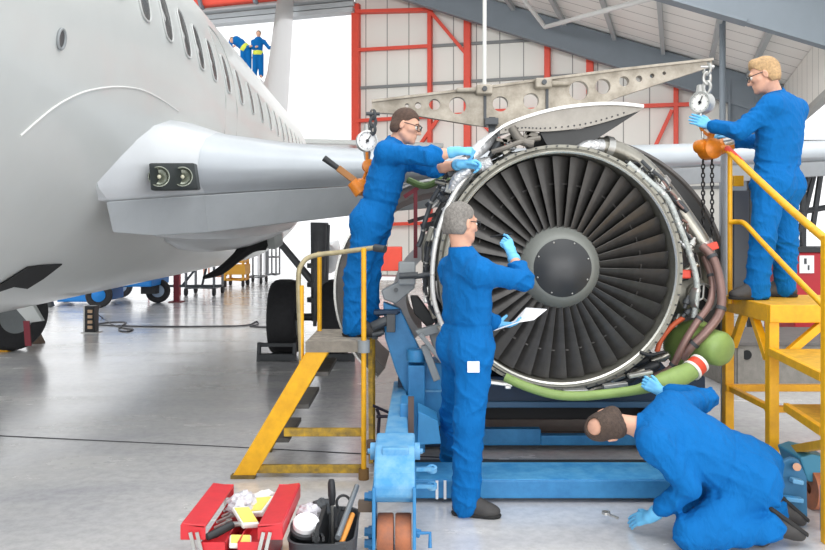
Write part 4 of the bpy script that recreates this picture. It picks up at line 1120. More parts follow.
def hand_field(Fd, w, d, n, t, curl, sc=1.0, thumb=(.6, .6, .35), rr=1.0):
    """w wrist, d along the palm, n the way the palm faces, t the thumb side; curl = bend per finger in degrees"""
    d, n, t = d.normalized(), n.normalized(), t.normalized()
    P = lambda a, b, c_=0: w+d*a*sc+t*b*sc+n*c_*sc
    for o in (-.022, 0, .022): Fd.cap(P(.012, o*.7), P(.082, o*1.15), .017*sc*rr, .0145*sc*rr, .012)
    Fd.cap(P(-.02, 0), P(.015, 0), .027*sc*rr, .025*sc*rr, .012)
    for i, (o, L) in enumerate(((.030, .074), (.010, .082), (-.010, .076), (-.029, .060))):
        p = P(.086, o); dirv = (d+t*o*1.2).normalized(); seg = [.44, .31, .25]; r = [.0098, .009, .0085, .0075]
        if i == 3: r = [x*.88 for x in r]
        a = math.radians(curl[i] if isinstance(curl, (list, tuple)) else curl); ang = 0
        Fd.cap(P(.06, o*.95), p, .0105*sc*rr, .0102*sc*rr, .006)
        for j in range(3):
            ang += a*(.38, .38, .24)[j]
            v = dirv*math.cos(ang)+n*math.sin(ang); q = p+v*L*seg[j]*sc
            Fd.cap(p, q, r[j]*sc*rr, r[j+1]*sc*rr, .0025); p = q
    tb = P(.022, .026, .006); v = (t*thumb[0]+d*thumb[1]+n*thumb[2]).normalized()
    q = tb+v*.042*sc; Fd.cap(P(.012, .012, .003), tb, .017*sc*rr, .015*sc*rr, .01); Fd.cap(tb, q, .014*sc*rr, .011*sc*rr, .006)
    v2 = (v*.75+d*.5+n*.25).normalized(); Fd.cap(q, q+v2*.032*sc, .011*sc*rr, .009*sc*rr, .003)

M_hair = {}
def person(label, J, hair_col, group=None, glasses=False, sleeve=(1.0, 1.0), bk=1.14, bl=1.12, drop=.03, hz=.006, bald=False, collar=True, hair_th=.012, quiff=False, skin=M_skin, beard=None):
    P, Cs = J['pelvis'], (J['sl']+J['sr'])/2
    up = (Cs-P).normalized(); J['sl'] = J['sl']-up*drop+(Cs-J['sl'])*.08; J['sr'] = J['sr']-up*drop+(Cs-J['sr'])*.08; lat = (J['sr']-J['sl']); lat = (lat-up*lat.dot(up)).normalized(); fr = up.cross(lat)
    hl = J['hr']-J['hl']; hl = hl.normalized(); hf, hu = None, None
    c = J['head']; f, u, l = ortho(J['face'], J['crown'])
    nb = J['neck']
    allp = [c+u*.14, c-u*.14, c+f*.14, c-f*.14]+[J[k] for k in J if k not in ('face', 'crown') and isinstance(J[k], Vector)]
    for k in ('hand_l', 'hand_r'):
        allp.append(J[k]['w']+J[k]['d'].normalized()*.2)
    for k in ('foot_l', 'foot_r'): allp += [J[k]['a']+J[k]['t'].normalized()*.2, J[k]['a']+J[k]['s'].normalized()*.1, J[k]['a']-J[k]['t'].normalized()*.1]
    lo, hi = bounds(allp, .14)
    def trunk(Fd, o, cloth):
        ax = (lat, fr, up); L = (Cs-P).length; g = bk if cloth else 1.0; G3 = lambda r: tuple(q*g for q in r)
        Fd.ell(P+up*L*.68+fr*.008, ax, G3((.172-o, .112-o, .21)), .05)
        Fd.ell(P+up*L*.36+fr*.008, ax, G3((.157-o, .110-o, .20)), .05)
        pax = (hl, fr, up)
        Fd.ell(P+up*.01, ax, G3((.170-o, .118-o, .14)), .05)
        for k in ('hl', 'hr'): Fd.ell(J[k]-fr*.045+up*.0, ax, G3((.095-o, .095-o, .105-o)), .05)
        Fd.cap(J['sl']+lat*.02, J['sr']-lat*.02, .068*g-o, .068*g-o, .05)
        for k in ('sl', 'sr'): Fd.cap(nb-up*.02, J[k], .062-o, .058-o, .06)
    # ---- the body itself: one continuous surface from head to feet
    B = Field(lo, hi, hz)
    add_head(B, c, f, u, l, nb)
    trunk(B, .022, False)
    for s in 'lr':
        S, E_, Wr = J['s'+s], J['e'+s], J['w'+s]
        B.cap(S, E_, .046, .037, .02); B.cap(E_, E_+(Wr-E_)*.4, .037, .039, .02); B.cap(E_+(Wr-E_)*.4, Wr, .039, .026, .015)
        h = J['hand_'+s]; hand_field(B, h['w'], h['d'], h['n'], h['t'], h['curl'], thumb=h.get('thumb', (.6, .6, .35)), rr=.82)
        H_, K_, A_ = J['h'+s], J['k'+s], J['foot_'+s]['a']
        B.cap(H_, K_, .074, .052, .03); B.cap(K_, K_+(A_-K_)*.35, .050, .052, .02); B.cap(K_+(A_-K_)*.35, A_, .052, .036, .02)
        t_, s_ = J['foot_'+s]['t'].normalized(), J['foot_'+s]['s'].normalized()
        B.cap(A_+s_*.045-t_*.03, A_+s_*.05+t_*.13, .03, .026, .02)
    me = B.mesh('person')
    base = Vector((P.x, P.y, J['base']))
    body = link('person', me, skin, None, True, angle=180, origin=base)
    tag(body, label, 'person', group)
    # ---- coverall
    C = Field(lo, hi, .0065)
    trunk(C, 0, True)
    for s in 'lr':
        S, E_, Wr = J['s'+s], J['e'+s], J['w'+s]; fr_ = sleeve[0 if s == 'l' else 1]
        C.cap(S, E_, .064*bl, .056*bl, .05); end = E_+(Wr-E_)*fr_
        C.cap(E_, end, .056*bl, (.056-.010*fr_)*bl, .02)
        cd = (end-E_).normalized() if fr_ > .05 else (E_-S).normalized()
        C.cap(end-cd*.012, end-cd*.002, .050*bl, .050*bl, .006)
        H_, K_, A_ = J['h'+s], J['k'+s], J['foot_'+s]['a']
        s_ = J['foot_'+s]['s'].normalized()
        hem = A_+(A_-K_).normalized()*J['foot_'+s].get('hem', .03)
        C.cap(H_, K_, .100*bl, .080*bl, .05); C.cap(K_, hem, .080*bl, .074*bl, .03)
    # folds of the cloth
    X, Y, Z = C.grid((slice(None),)*3)
    near = np.abs(C.F) < .06
    I = np.nonzero(near); xx, yy, zz = C.ax[0][I[0]], C.ax[1][I[1]], C.ax[2][I[2]]
    w1 = np.sin(9*xx+4*zz+1.3)+np.sin(11*yy-7*zz+.4)+.5*np.sin(23*xx-17*yy+19*zz)
    w2 = np.sin(13*zz+5*xx)+np.sin(8*xx-9*yy+2)+.5*np.sin(21*yy+26*zz)
    def crease(ph): return (1-np.abs(np.sin(ph)))**1.6
    def msk(v): return np.clip(.35+.65*np.sin(v), 0, 1)
    fold = (crease(36*zz+10*xx-6*yy+.9*w1)*msk(11*xx+9*yy+5*zz+w2) + crease(27*zz+26*xx+12*yy+1.1*w2)*msk(7*zz-12*xx+6*yy+1.5*w1+2)
            + crease(25*zz-28*xx-10*yy+1.0*w1)*msk(13*xx-9*zz+8*yy+w2+4) + .5*crease(60*xx+40*yy+20*zz+1.5*w2)*msk(10*yy+8*zz+w1))
    fold = .55-fold
    amp = np.zeros_like(xx)
    pts = [(J['el'], 1.0), (J['er'], 1.0), (J['kl'], 1.0), (J['kr'], 1.0), (P+up*.12, .9), (J['hl'], .7), (J['hr'], .7), (J['foot_l']['a'], 1.2), (J['foot_r']['a'], 1.2)]
    for p, a_ in pts:
        d2 = (xx-p.x)**2+(yy-p.y)**2+(zz-p.z)**2; amp = np.maximum(amp, a_*np.exp(-d2/.045))
    tw = (xx-P.x)*up.x+(yy-P.y)*up.y+(zz-P.z)*up.z; rw = np.sqrt(np.maximum((xx-P.x)**2+(yy-P.y)**2+(zz-P.z)**2-tw**2, 0))
    C.F[I] += np.where(rw < .26, .007*np.exp(-((tw-.15)/.011)**2), 0).astype(np.float32)
    C.F[I] += (.0042+.0085*amp)*fold
    # open the cloth where skin comes out: cuffs, hems and collar stay closed around the limb
    cm = C.mesh('coverall')
    cov = link('coverall', cm, M_cover, body, True, angle=180)
    # collar
    nd = (c-u*.05-nb).normalized(); x_, y_, _ = frame_of(nd)
    b = MB(); rng = 30
    rings = []
    fwd = (fr-nd*fr.dot(nd)).normalized(); sd = nd.cross(fwd)
    for k in range(rng):
        a = 2*math.pi*k/rng; v = fwd*math.cos(a)+sd*math.sin(a); dip = -.028*max(0, math.cos(a))
        q = nb+nd*(.0+dip)
        rings.append([q+v*.082-nd*.02, q+v*.079+nd*.025, q+v*.072+nd*.034, q+v*.068+nd*.028, q+v*.070-nd*.02])
    rings.append(rings[0])
    b.loft(rings, closed_ring=True, caps=False); b.build('collar', M_cover, cov, angle=80)
    # chest and hip pockets as stitched flaps are left to the cloth; gloves next
    for s in 'lr':
        h = J['hand_'+s]
        pl, ph = bounds([h['w']-h['d'].normalized()*.07, h['w']+h['d'].normalized()*.2, h['w']+h['t']*.1, h['w']-h['t']*.07, h['w']+h['n']*.12], .05)
        G = Field(pl, ph, .003)
        hand_field(G, h['w'], h['d'], h['n'], h['t'], h['curl'], thumb=h.get('thumb', (.6, .6, .35)))
        dW = (h['w']-J['e'+s]).normalized(); G.cap(h['w']-dW*.045, h['w'], .036, .029, .012); G.cap(h['w']-dW*.05, h['w']-dW*.046, .039, .039, .004)
        link('glove', G.mesh('glove'), M_glove, body, True, angle=180)
    # boots
    for s in 'lr':
        a, t_, s_ = J['foot_'+s]['a'], J['foot_'+s]['t'].normalized(), J['foot_'+s]['s'].normalized()
        s_ = (s_-t_*s_.dot(t_)).normalized(); w_ = t_.cross(s_)
        pl, ph = bounds([a-t_*.1, a+t_*.24, a+s_*.12, a-s_*.1], .06)
        G = Field(pl, ph, .005)
        G.cap(a-s_*.06, a+s_*.03-t_*.012, .052, .05, .02); G.cap(a+s_*.055-t_*.045, a+s_*.06+t_*.06, .038, .040, .02)
        G.ell(a+s_*.062+t_*.125, (t_, w_, s_), (.075, .050, .042), .02); G.cap(a+s_*.0+t_*.02, a+s_*.05+t_*.11, .045, .038, .03)
        G.half(a+s_*.085, s_)
        bt = link('boot', G.mesh('boot'), M_boot, body, True, angle=180)
        G = Field(pl, ph, .005)
        G.cap(a+s_*.075-t_*.045, a+s_*.075+t_*.06, .043, .044, .02); G.ell(a+s_*.075+t_*.13, (t_, w_, s_), (.077, .051, .05), .02)
        G.half(a+s_*.098, s_); G.half(a+s_*.078, -s_)
        link('sole', G.mesh('sole'), M_sole, bt, True, angle=60)
    # hair
    pl, ph = bounds([c+u*.13, c-u*.1, c+f*.12, c-f*.13, c+l*.1, c-l*.1], .06)
    Hf = Field(pl, ph, .0035)
    ax = (l, f, u); V = lambda a, b_, d=0: c+f*a+u*b_+l*d
    Hf.ell(V(-.014, .032), ax, (.074+hair_th*.3, .094+hair_th*.7, .086+hair_th), .01)
    if quiff: Hf.cap(V(.045, .098, .030), V(.045, .098, -.030), .030, .030, .03)
    Hf.cap(V(-.048, -.03, .034), V(-.048, -.03, -.034), .055, .055, .03)
    X, Y, Z = Hf.grid((slice(None),)*3)
    X = X-c.x; Y = Y-c.y; Z = Z-c.z
    cf = X*f.x+Y*f.y+Z*f.z; cu_ = X*u.x+Y*u.y+Z*u.z; cl = X*l.x+Y*l.y+Z*l.z
    q = cu_*.75-cf*.66+.010*np.cos(cl*60)-.008+.045*np.clip((-cf-.004)/.04, 0, 1)-.06*np.clip((cf+.012)/.02, 0, 1)*np.clip((.03-cu_)/.03, 0, 1)
    Hf.F = np.maximum(Hf.F, -(q+.006)); Hf.F = np.maximum(Hf.F, -(cu_+.066))
    if bald:
        D = np.sqrt((cf+.055)**2+(cu_-.115)**2+cl**2)-.05; Hf.F = np.maximum(Hf.F, -D)
    n_ = np.sin(cf*210+3*np.sin(cu_*90))*np.sin(cl*190+2*np.sin(cf*80))*np.sin(cu_*170); Hf.F = Hf.F+.0012*n_
    key = hair_col
    if key not in M_hair: M_hair[key] = mat('hair_'+str(len(M_hair)), hair_col, .75, 0, .4, 60, bump=.5, bscale=160)
    link('hair', Hf.mesh('hair', 1), M_hair[key], body, True, angle=180)
    # eyes and brows
    for sg in (-1, 1):
        b = MB(); b.ball(V(.081, .001, .031*sg), .0135, 14); e = b.build('eye', M_eye, body)
        b = MB(); b.ball(V(.0905, .001, .031*sg), .0062, 10); b.build('iris', M_iris, e)
        b = MB(); b.tube([V(.094, .022, .012*sg), V(.093, .029, .030*sg), V(.078, .022, .050*sg)], [.004, .005, .003], 8, smooth=3); b.build('eyebrow', M_hair[key], body)
    if glasses:
        b = MB()
        for sg in (-1, 1):
            b.tube([V(-.01, .012, .083*sg), V(.05, .012, .076*sg), V(.098, .010, .058*sg)], .0030, 6, smooth=3)
            b.tube([V(.112, .018, .006*sg), V(.111, .020, .03*sg), V(.098, .014, .058*sg), V(.100, -.016, .052*sg), V(.110, -.02, .03*sg), V(.113, -.006, .01*sg)], .0025, 6, smooth=3, closed=True)
        b.tube([V(.113, .012, .008), V(.113, .012, -.008)], .0025, 6)
        g = b.build('safety_glasses', M_black, body)
        for sg in (-1, 1):
            b = MB(); b.prism([V(.112, .017, .008*sg), V(.110, .019, .03*sg), V(.099, .013, .056*sg), V(.101, -.014, .05*sg), V(.110, -.018, .03*sg), V(.113, -.006, .011*sg)], f*.0015); b.build('lens', M_lens_t, g, smooth=False)
    return body, dict(f=f, u=u, l=l, V=V, up=up, lat=lat, fr=fr, cov=cov)
M_lens_t = mat('clear_safety_lens', '#e8f0f2', .03); _b = M_lens_t.node_tree.nodes['Principled BSDF']; _b.inputs['Transmission Weight'].default_value = 1.0; _b.inputs['IOR'].default_value = 1.02
def hand(w, d, n, t, curl, **k): return dict(w=w, d=Vector(d), n=Vector(n).normalized(), t=Vector(t).normalized(), curl=curl, **k)
def foot(a, t, s=(0, 0, -1), **k): return dict(a=a, t=Vector(t), s=Vector(s), **k)

# --- centre: grey-haired man checking the fan, sheet in his other hand
fz = Vector((.90, .43, 0)).normalized(); rz = Vector((fz.y, -fz.x, 0))
Pc = W(467, 348, 4.74)
Ar = W(466, 502, 4.64); Ar.z = .098
Al = W(452, 470, 5.52); Al.z = .098
sc_ = W(465, 266, 4.72)
wr = W(512, 254, 4.93); wl = W(497, 324, 4.94)
J = dict(pelvis=Pc, sl=sc_-rz*.185, sr=sc_+rz*.185, neck=W(462, 252, 4.70), head=W(461, 223.5, 4.70), face=(.82, .57, -.06), crown=(0, 0, 1),
         el=W(463, 309, 4.98), er=W(523, 281, 4.74), wl=wl, wr=wr,
         hl=Pc-rz*.09, hr=Pc+rz*.09, kl=W(455, 415, 5.14), kr=W(469, 423, 4.60),
         hand_r=hand(wr, W(504, 234, 5.0)-wr, (-.55, .75, .2), (.5, .3, .3), [110, 185, 205, 215], thumb=(.3, .6, .9)),
         hand_l=hand(wl, (.93, -.1, -.05), (.0, .25, .97), (-.1, .95, -.2), [50, 55, 60, 65], thumb=(.5, .6, .8)),
         foot_l=foot(Al, (.92, .38, 0)), foot_r=foot(Ar, (.97, -.22, 0)), base=0.0)
p2, k2 = person('grey haired man in blue coverall standing before the fan holding a white sheet', J, '#8f8a84', glasses=True, sleeve=(.88, .42))
b = MB(); q = W(464, 372, 4.46)
b.prism([W(467.5, 361.5, 4.52), W(479.5, 361.5, 4.52), W(479.5, 372.5, 4.52), W(467.5, 372.5, 4.52)], (0, .012, 0)); b.build('thigh_patch', M_paper, k2['cov'], smooth=False)
b = MB(); sh = [W(494, 331, 4.86), W(519, 322.5, 4.86), W(534, 320, 4.9), W(547, 309.5, 5.0), W(534, 308.5, 5.14), W(526, 308, 5.16), W(514, 321, 5.0)]
b.prism(sh, (0, 0, .003)); tag(b.build('paper_sheet', M_paper, smooth=False), 'white paper sheet held in the gloved hand of the grey haired man', 'paper')
b = MB(); b.tube([W(490, 237, 5.1), W(498, 235.5, 5.06), W(512, 233.5, 5.0)], [.003, .006, .007], 8); tag(b.build('inspection_pen', M_black), 'dark pen pinched by the grey haired man beside the fan blades', 'pen')

# --- left: man on the yellow steps reaching to the engine
fz = Vector((.97, -.15, 0)).normalized(); rz = Vector((fz.y, -fz.x, 0))
Pc = W(373, 222, 5.72); sc_ = W(392, 151, 5.70)
DK = .912
Ar = W(354, 322, 5.58); Ar.z = DK+.1; Al = W(368, 322, 5.80); Al.z = DK+.1
wr = W(458, 151, 5.33); wl = W(462, 164, 5.37)
J = dict(pelvis=Pc, sl=sc_-rz*.18, sr=sc_+rz*.18, neck=W(395, 145, 5.70), head=W(406, 126, 5.68), face=(.93, -.22, -.27), crown=(.27, 0, .96),
         er=W(431, 157, 5.36), el=W(434, 169, 5.62), wr=wr, wl=wl, hl=Pc-rz*.09, hr=Pc+rz*.09,
         kl=W(368, 274, 5.80), kr=W(357, 275, 5.62),
         hand_r=hand(wr, (.9, .15, .0), (.0, .6, -.8), (.2, .7, .6), [120, 140, 150, 150], thumb=(.3, .8, .5)),
         hand_l=hand(wl, (.95, -.1, -.02), (0, -.6, -.8), (.2, -.7, .6), [110, 130, 140, 140], thumb=(.3, .8, .5)),
         foot_l=foot(Al, (.95, -.1, 0)), foot_r=foot(Ar, (.95, -.2, 0)), base=DK)
p1, k1 = person('brown haired man in blue coverall leaning over from the yellow step platform', J, '#5a4438', glasses=True, sleeve=(.12, .2))
b = MB(); dd = (wl-J['el']).normalized(); b.tube([wl-dd*.075, wl-dd*.055], .034, 18); b.build('wristwatch', M_black, p1)

# --- right: blond man on the high platform steadying the gauge
fz = Vector((-.62, .78, 0)).normalized(); rz = Vector((fz.y, -fz.x, 0))
Pc = W(776, 186, 5.72); sc_ = W(784, 104, 5.70); PZ = 1.165
Al = W(757, 283, 5.58); Al.z = PZ+.1; Ar = W(785, 283, 5.80); Ar.z = PZ+.1
wl = W(711, 126, 5.80); wr = W(728, 141, 6.0)
J = dict(pelvis=Pc, sl=sc_-rz*.185, sr=sc_+rz*.185, neck=W(775, 97, 5.70), head=W(764, 75, 5.68), face=(-.86, .38, -.28), crown=(-.2, .05, .97),
         el=W(739, 131, 5.62), er=W(765, 142, 6.06), wl=wl, wr=wr, hl=Pc-rz*.09, hr=Pc+rz*.09,
         kl=W(763, 237, 5.58), kr=W(785, 237, 5.78),
         hand_l=hand(wl, (-.75, .35, .42), (.1, .9, -.2), (.45, .0, .8), [25, 30, 35, 40], thumb=(.5, .7, .3)),
         hand_r=hand(wr, (-.8, .1, .2), (-.1, -.5, -.8), (.0, -.5, .8), [150, 160, 170, 170], thumb=(.3, .8, .5)),
         foot_l=foot(Al, (-.95, -.05, 0)), foot_r=foot(Ar, (-.85, .35, 0)), base=PZ)
p3_, k3 = person('blond man in blue coverall standing on the yellow platform, hand on the load gauge', J, '#c9a578', glasses=True, sleeve=(.86, .9), hair_th=.014, quiff=True, bk=1.25, bl=1.1)

# --- front right: kneeling man bent under the engine
Pc = W(746, 472, 4.32); SL = W(654, 447, 4.16); SR = W(672, 405, 4.50)
wl = W(650, 517, 4.28); wr = W(660, 391, 4.95)
Kn = W(692, 526, 4.12); Kn.z = .09; Kf = W(700, 500, 4.48); Kf.z = .09
J = dict(pelvis=Pc, sl=SL, sr=SR, neck=W(643, 428, 4.33), head=W(606, 426, 4.36), face=(-.22, .80, -.50), crown=(-.93, -.32, -.12),
         el=W(689, 487, 4.14), er=W(706, 399, 4.82), wl=wl, wr=wr, hl=W(750, 488, 4.26), hr=W(752, 468, 4.47), kl=Kn, kr=Kf,
         hand_l=hand(wl, W(625, 521, 4.42)-wl, (-.1, .7, -.7), (.2, .65, .7), [70, 80, 90, 95], thumb=(.6, .7, .2)),
         hand_r=hand(wr, (-.86, .1, .50), (.05, 1, -.1), (.5, .0, .86), [120, 130, 140, 145], thumb=(.5, .6, .6)),
         foot_l=foot(W(768, 527, 4.18), (.80, .1, -.58), (.55, 0, .8), hem=.0), foot_r=foot(W(772, 510, 4.45), (.75, .1, -.65), (.65, 0, .75), hem=.0), base=0.0)
p4, k4 = person('kneeling man in blue coverall bent low under the engine, head down', J, '#54443a', sleeve=(.62, .75), bald=True, bk=1.32, bl=1.16, drop=.0)
b = MB(); c_ = W(603, 518, 4.5); b.lathe(W(606, 513, 4.52), (0, 0, 1), [(.012, -.006), (.024, -.006), (.024, .008), (.012, .008), (.012, -.006)], 14); b.beam(W(607, 514, 4.52), W(618, 518, 4.46), .014, .01)
tag(b.build('spanner', M_alu, smooth=False), 'small steel spanner on the floor at the kneeling man\'s gloved hand', 'spanner')
# --- far away on the tail dock: two small figures
def small(px, py0, py1, d, label, bent, hairc):
    k = (py1-py0)/F*d/1.75; fx = W(px, py1, d); C = Field(*bounds([fx+Vector((-.6, -.5, -.05)), fx+Vector((.6, .5, 1.85*k+.1))], .05), .03)
    z = lambda v: Vector((0, 0, v*k))
    hip = fx+z(.88); sh = hip+(Vector((-.35, 0, .30)) if bent else Vector((.02, 0, .52*k))); hd = sh+(Vector((-.15, -.05, .0)) if bent else z(.28))
    B = Field(C.lo, C.lo+np.array([C.h*(q-1) for q in C.n]), .025)
    B.ell(hd, (Vector((1, 0, 0)), Vector((0, 1, 0)), Vector((0, 0, 1))), (.085, .10, .12), .02); B.cap(hip, sh, .12, .13, .05); B.cap(sh, hd, .06, .06, .03)
    ends = []
    for sg in (-1, 1):
        a = sh+Vector((sg*.2, 0, -.02)); e = a+Vector((sg*.1+.1, -.1, -.25)); h_ = e+Vector((.2, -.15, .02)); ends.append((a, e, h_))
        B.cap(a, e, .05, .045, .02); B.cap(e, h_, .045, .04, .02); B.cap(hip+Vector((sg*.1, 0, 0)), fx+Vector((sg*.12, 0, .08)), .085, .06, .03); B.cap(fx+Vector((sg*.12, 0, .05)), fx+Vector((sg*.12, -.15, .05)), .05, .045, .02)
    body = link('person', B.mesh('person'), M_skin, None, True, angle=180, origin=fx); tag(body, label, 'person')
    C.cap(hip+z(.02), sh, .16, .17, .05)
    for a, e, h_ in ends: C.cap(sh, a, .08, .08, .04); C.cap(a, e, .075, .065, .03); C.cap(e, e+(h_-e)*.6, .06, .055, .02)
    for sg in (-1, 1): C.cap(hip+Vector((sg*.09, 0, 0)), fx+Vector((sg*.12, 0, .12)), .12, .09, .04)
    cov = link('coverall', C.mesh('coverall'), M_cover, body, True, angle=180)
    b = MB(); b.lathe(hip, (0, 0, 1) if not bent else (sh-hip), [(.17, -.02), (.185, 0), (.185, .12), (.17, .14)], 18); b.build('reflective_band', mat('hi_vis_yellow', '#d9e04a', .5), cov)
    b = MB(); b.ball(hd+Vector((0, .02, .035)), (.095, .105, .10), 14); b.build('hair', mat('far_hair', hairc, .8), body)
small(258, 32, 78, 29.3, 'far small worker in blue standing upright on the dock behind the jet', False, '#7a6a5c')
small(246, 26, 72, 29.3, 'far small worker in blue bending over on the dock behind the jet', True, '#5b5048')
# ------------------------------------------------------------------ yellow steps, left
st = thing('step_platform', (W(330, 0, 5.6).x, 5.65, 0), 'short worn yellow step platform with grey deck beside the engine', 'steps')
yn, yf = 5.34, 5.98
x0, x1 = W(306, 0, yn).x, W(366, 0, yn).x
xb = W(239, 475, yn).x
b = MB(); b.box(((x0+x1)/2, (yn+yf)/2, .885), (x1-x0, yf-yn+.04, .05)); b.build('deck', M_deck, st, smooth=False, bevel=.006)
b = MB(); b.box(((x0+x1)/2, yn-.02, .875), (x1-x0, .02, .07)); b.build('deck_edge', mat('deck_edge_grey', '#8b8377', .7, 0, .3, 12), st, smooth=False)
for y in (yn, yf):
    b = MB(); b.prism([(xb-.05, y-.02, .0), (xb+.10, y-.02, .0), (x0+.17, y-.02, .87), (x0+.02, y-.02, .87)], (0, .04, 0)); b.build('stringer', M_yel if y == yn else M_yelworn, st, smooth=False, bevel=.005)
    b = MB(); b.box((xb+.03, y, .012), (.16, .06, .024)); b.build('stringer_foot', mat('foot_worn', '#7c6530', .7, 0, .4, 20), st, smooth=False)
for t in (.28, .54, .79):
    x = xb+.06+(x0+.1-xb-.03)*t; z = .87*t
    b = MB(); b.box((x+.05, (yn+yf)/2, z), (.15, yf-yn-.04, .03)); b.build('step_tread', mat('tread_dark', '#54524f', .7, 0, .3, 12), st, smooth=False, bevel=.004)
xp = W(364, 0, yn).x
def post(name, x, y, z0, z1, m=M_yel, r=.017): 
    b = MB(); b.tube([(x, y, z0), (x, y, z1)], r, 12); return b.build(name, m, st)
post('post', xp, yn-.03, .0, 1.53); post('post', W(373, 0, yf).x, yf, .0, 1.5, M_yelworn)
for x, y in ((xp, yn-.03), (W(373, 0, yf).x, yf)):
    b = MB(); b.tube([(x, y, 0), (x, y, .07)], .035, 12); b.build('foot', mat('foot_rust', '#7a5b33', .8), st)
    b = MB(); b.tube([(x, y, .84), (x, y, .92)], .04, 12); b.build('socket', M_grey, st)
# guard rail: rises from the deck, bends over and runs to the post
xl = W(298, 0, yn).x
b = MB(); b.tube([(xl+.02, yn+.02, .78), (xl, yn+.02, 1.30), (xl+.02, yn+.05, 1.42), (xl+.09, yn+.1, 1.475), (W(340, 0, yn).x, yn+.12, 1.50), (W(374, 0, yn).x, yn+.1, 1.53)], .017, 12, smooth=5); b.build('guard_rail', mat('rail_bare', '#ada07c', .5, .2, .3, 14), st)
xq = W(319.5, 0, yf-.1).x
post('post', xq, yf-.1, .88, 1.49); post('post', xl+.02, yn+.02, .62, 1.28)
b = MB(); b.tube([(W(374, 0, yn).x, yn+.1, 1.53), (W(385, 0, yn).x, yn+.06, 1.52)], .026, 10); b.build('rail_clamp', M_dgrey, st)
for z, px0, y in ((.30, 284, yn+.02), (.055, 254, yn+.02)):
    b = MB(); b.box(((W(px0, 0, y).x+xp)/2, y, z), (xp-W(px0, 0, y).x, .03, .055)); b.build('tie_bar', M_yelworn, st, smooth=False, bevel=.004)
b = MB(); b.beam((W(371, 0, 5.5).x, 5.5, .05), (W(370, 0, 5.9).x, 5.9, .85), .03, .03); b.build('brace', M_yelworn, st, smooth=False)
b = MB(); b.tube([W(372, 327, 5.5), W(388, 320, 5.5)], .035, 10); b.box(W(391, 323, 5.5), (.06, .08, .12)); b.tube([W(372, 335, 5.5), W(384, 332, 5.5)], .02, 8); b.build('deck_coupling', M_dgrey, st, bevel=.004)
b = MB(); b.tube([W(371, 440, 5.2), W(371, 452, 5.2)], .03, 10); b.box(W(374, 447, 5.2), (.09, .05, .07)); b.build('castor', mat('castor_rust', '#5c4a3c', .8), st, bevel=.004)

# ------------------------------------------------------------------ yellow platform, right
XP = 2.31
hp = thing('work_platform', (2.7, 5.3, 0), 'tall bright yellow work platform with handrails and treads under the blond worker', 'platform')
def ybox(name, x0, x1, y0, y1, z0, z1, m=M_yel, bv=.005, par=hp):
    b = MB(); b.box(((x0+x1)/2, (y0+y1)/2, (z0+z1)/2), (x1-x0, y1-y0, z1-z0)); return b.build(name, m, par, smooth=False, bevel=bv)
ybox('deck', XP+.03, 3.7, 5.22, 6.0, 1.135, 1.165, mat('deck_yellow', '#e3ab1c', .6, 0, .25, 16))
ybox('deck_rim', XP, 3.7, 5.18, 5.22, 1.05, 1.165); ybox('deck_rim', XP, XP+.04, 5.22, 6.0, 1.05, 1.165)
ybox('post', XP+.0, XP+.065, 5.19, 5.26, 0, 1.06); ybox('post', XP, XP+.065, 5.92, 5.99, 0, 1.06); ybox('post', 3.6, 3.69, 5.9, 5.99, 0, 1.06)
ybox('post', 2.16, 2.20, 4.20, 4.25, 0, 1.62); 
for a, c_ in (((XP+.04, 5.30, .80), (XP+.04, 5.52, 1.06)), ((XP+.04, 5.88, .80), (XP+.04, 5.68, 1.06)), ((XP+.1, 5.22, .82), (XP+.38, 5.22, 1.06))):
    b = MB(); b.beam(a, c_, .05, .05); b.build('knee_brace', M_yel, hp, smooth=False, bevel=.004)
def tread(z, ya, yb):
    xa_, xb_ = 2.185+(ya-4.27)*.135, 2.185+(yb-4.27)*.135
    b = MB(); b.prism([(xa_, ya, z), (3.1, ya, z), (3.1, yb, z), (xb_, yb, z)], (0, 0, .03)); b.build('tread', mat('tread_yellow', '#dca92e', .65, 0, .35, 14), hp, smooth=False)
    b = MB(); b.beam((xa_, ya, z+.012), (xb_, yb, z+.012), .035, .05); b.build('tread_rim', M_yel, hp, smooth=False, bevel=.004)
tread(.855, 4.27, 5.16); tread(.565, 4.27, 4.86)
ybox('lower_bar', XP, 3.7, 5.9, 5.95, .46, .51); ybox('lower_bar', XP+.02, XP+.06, 5.25, 5.95, .46, .50); ybox('lower_bar', XP, 3.7, 5.22, 5.27, .46, .50)
b = MB(); b.beam((2.2, 4.24, .52), (XP+.05, 5.0, .28), .045, .045); b.build('knee_brace', M_yel, hp, smooth=False)
def rail(name, pts, r, m=M_yel): 
    b = MB(); b.tube(pts, r, 12, smooth=4); return b.build(name, m, hp)
rail('handrail', [W(727, 149, 5.75), W(745, 167, 5.4), W(790, 209, 4.8), W(830, 243, 4.3)], .023)
rail('handrail', [W(730, 222, 5.75), W(738, 222, 5.7), W(745, 224, 5.6), W(760, 240, 5.4), W(800, 282, 4.85), W(836, 318, 4.45)], .018)
b = MB(); b.tube([W(727.5, 149, 5.74), W(741, 162.5, 5.48)], .0245, 12); b.build('rail_red_band', mat('band_tape_red', '#d9402f', .5), hp)
b = MB(); b.tube([WZ(730, 1.12, 5.78), W(730, 150, 5.78)], .017, 10); b.build('post', M_yel, hp)
b = MB(); b.tube([WZ(726.5, 0.0, 6.12), W(726.5, 152, 6.12)], .043, 16); b.build('support_tube', mat('tube_pale_grey', '#b5bbc2', .4, .3, .1, 8), hp)
ybox('back_panel', W(733, 0, 6.1).x, W(748, 0, 6.1).x, 6.08, 6.12, 1.2, 1.95, mat('panel_slate', '#5a6069', .6))
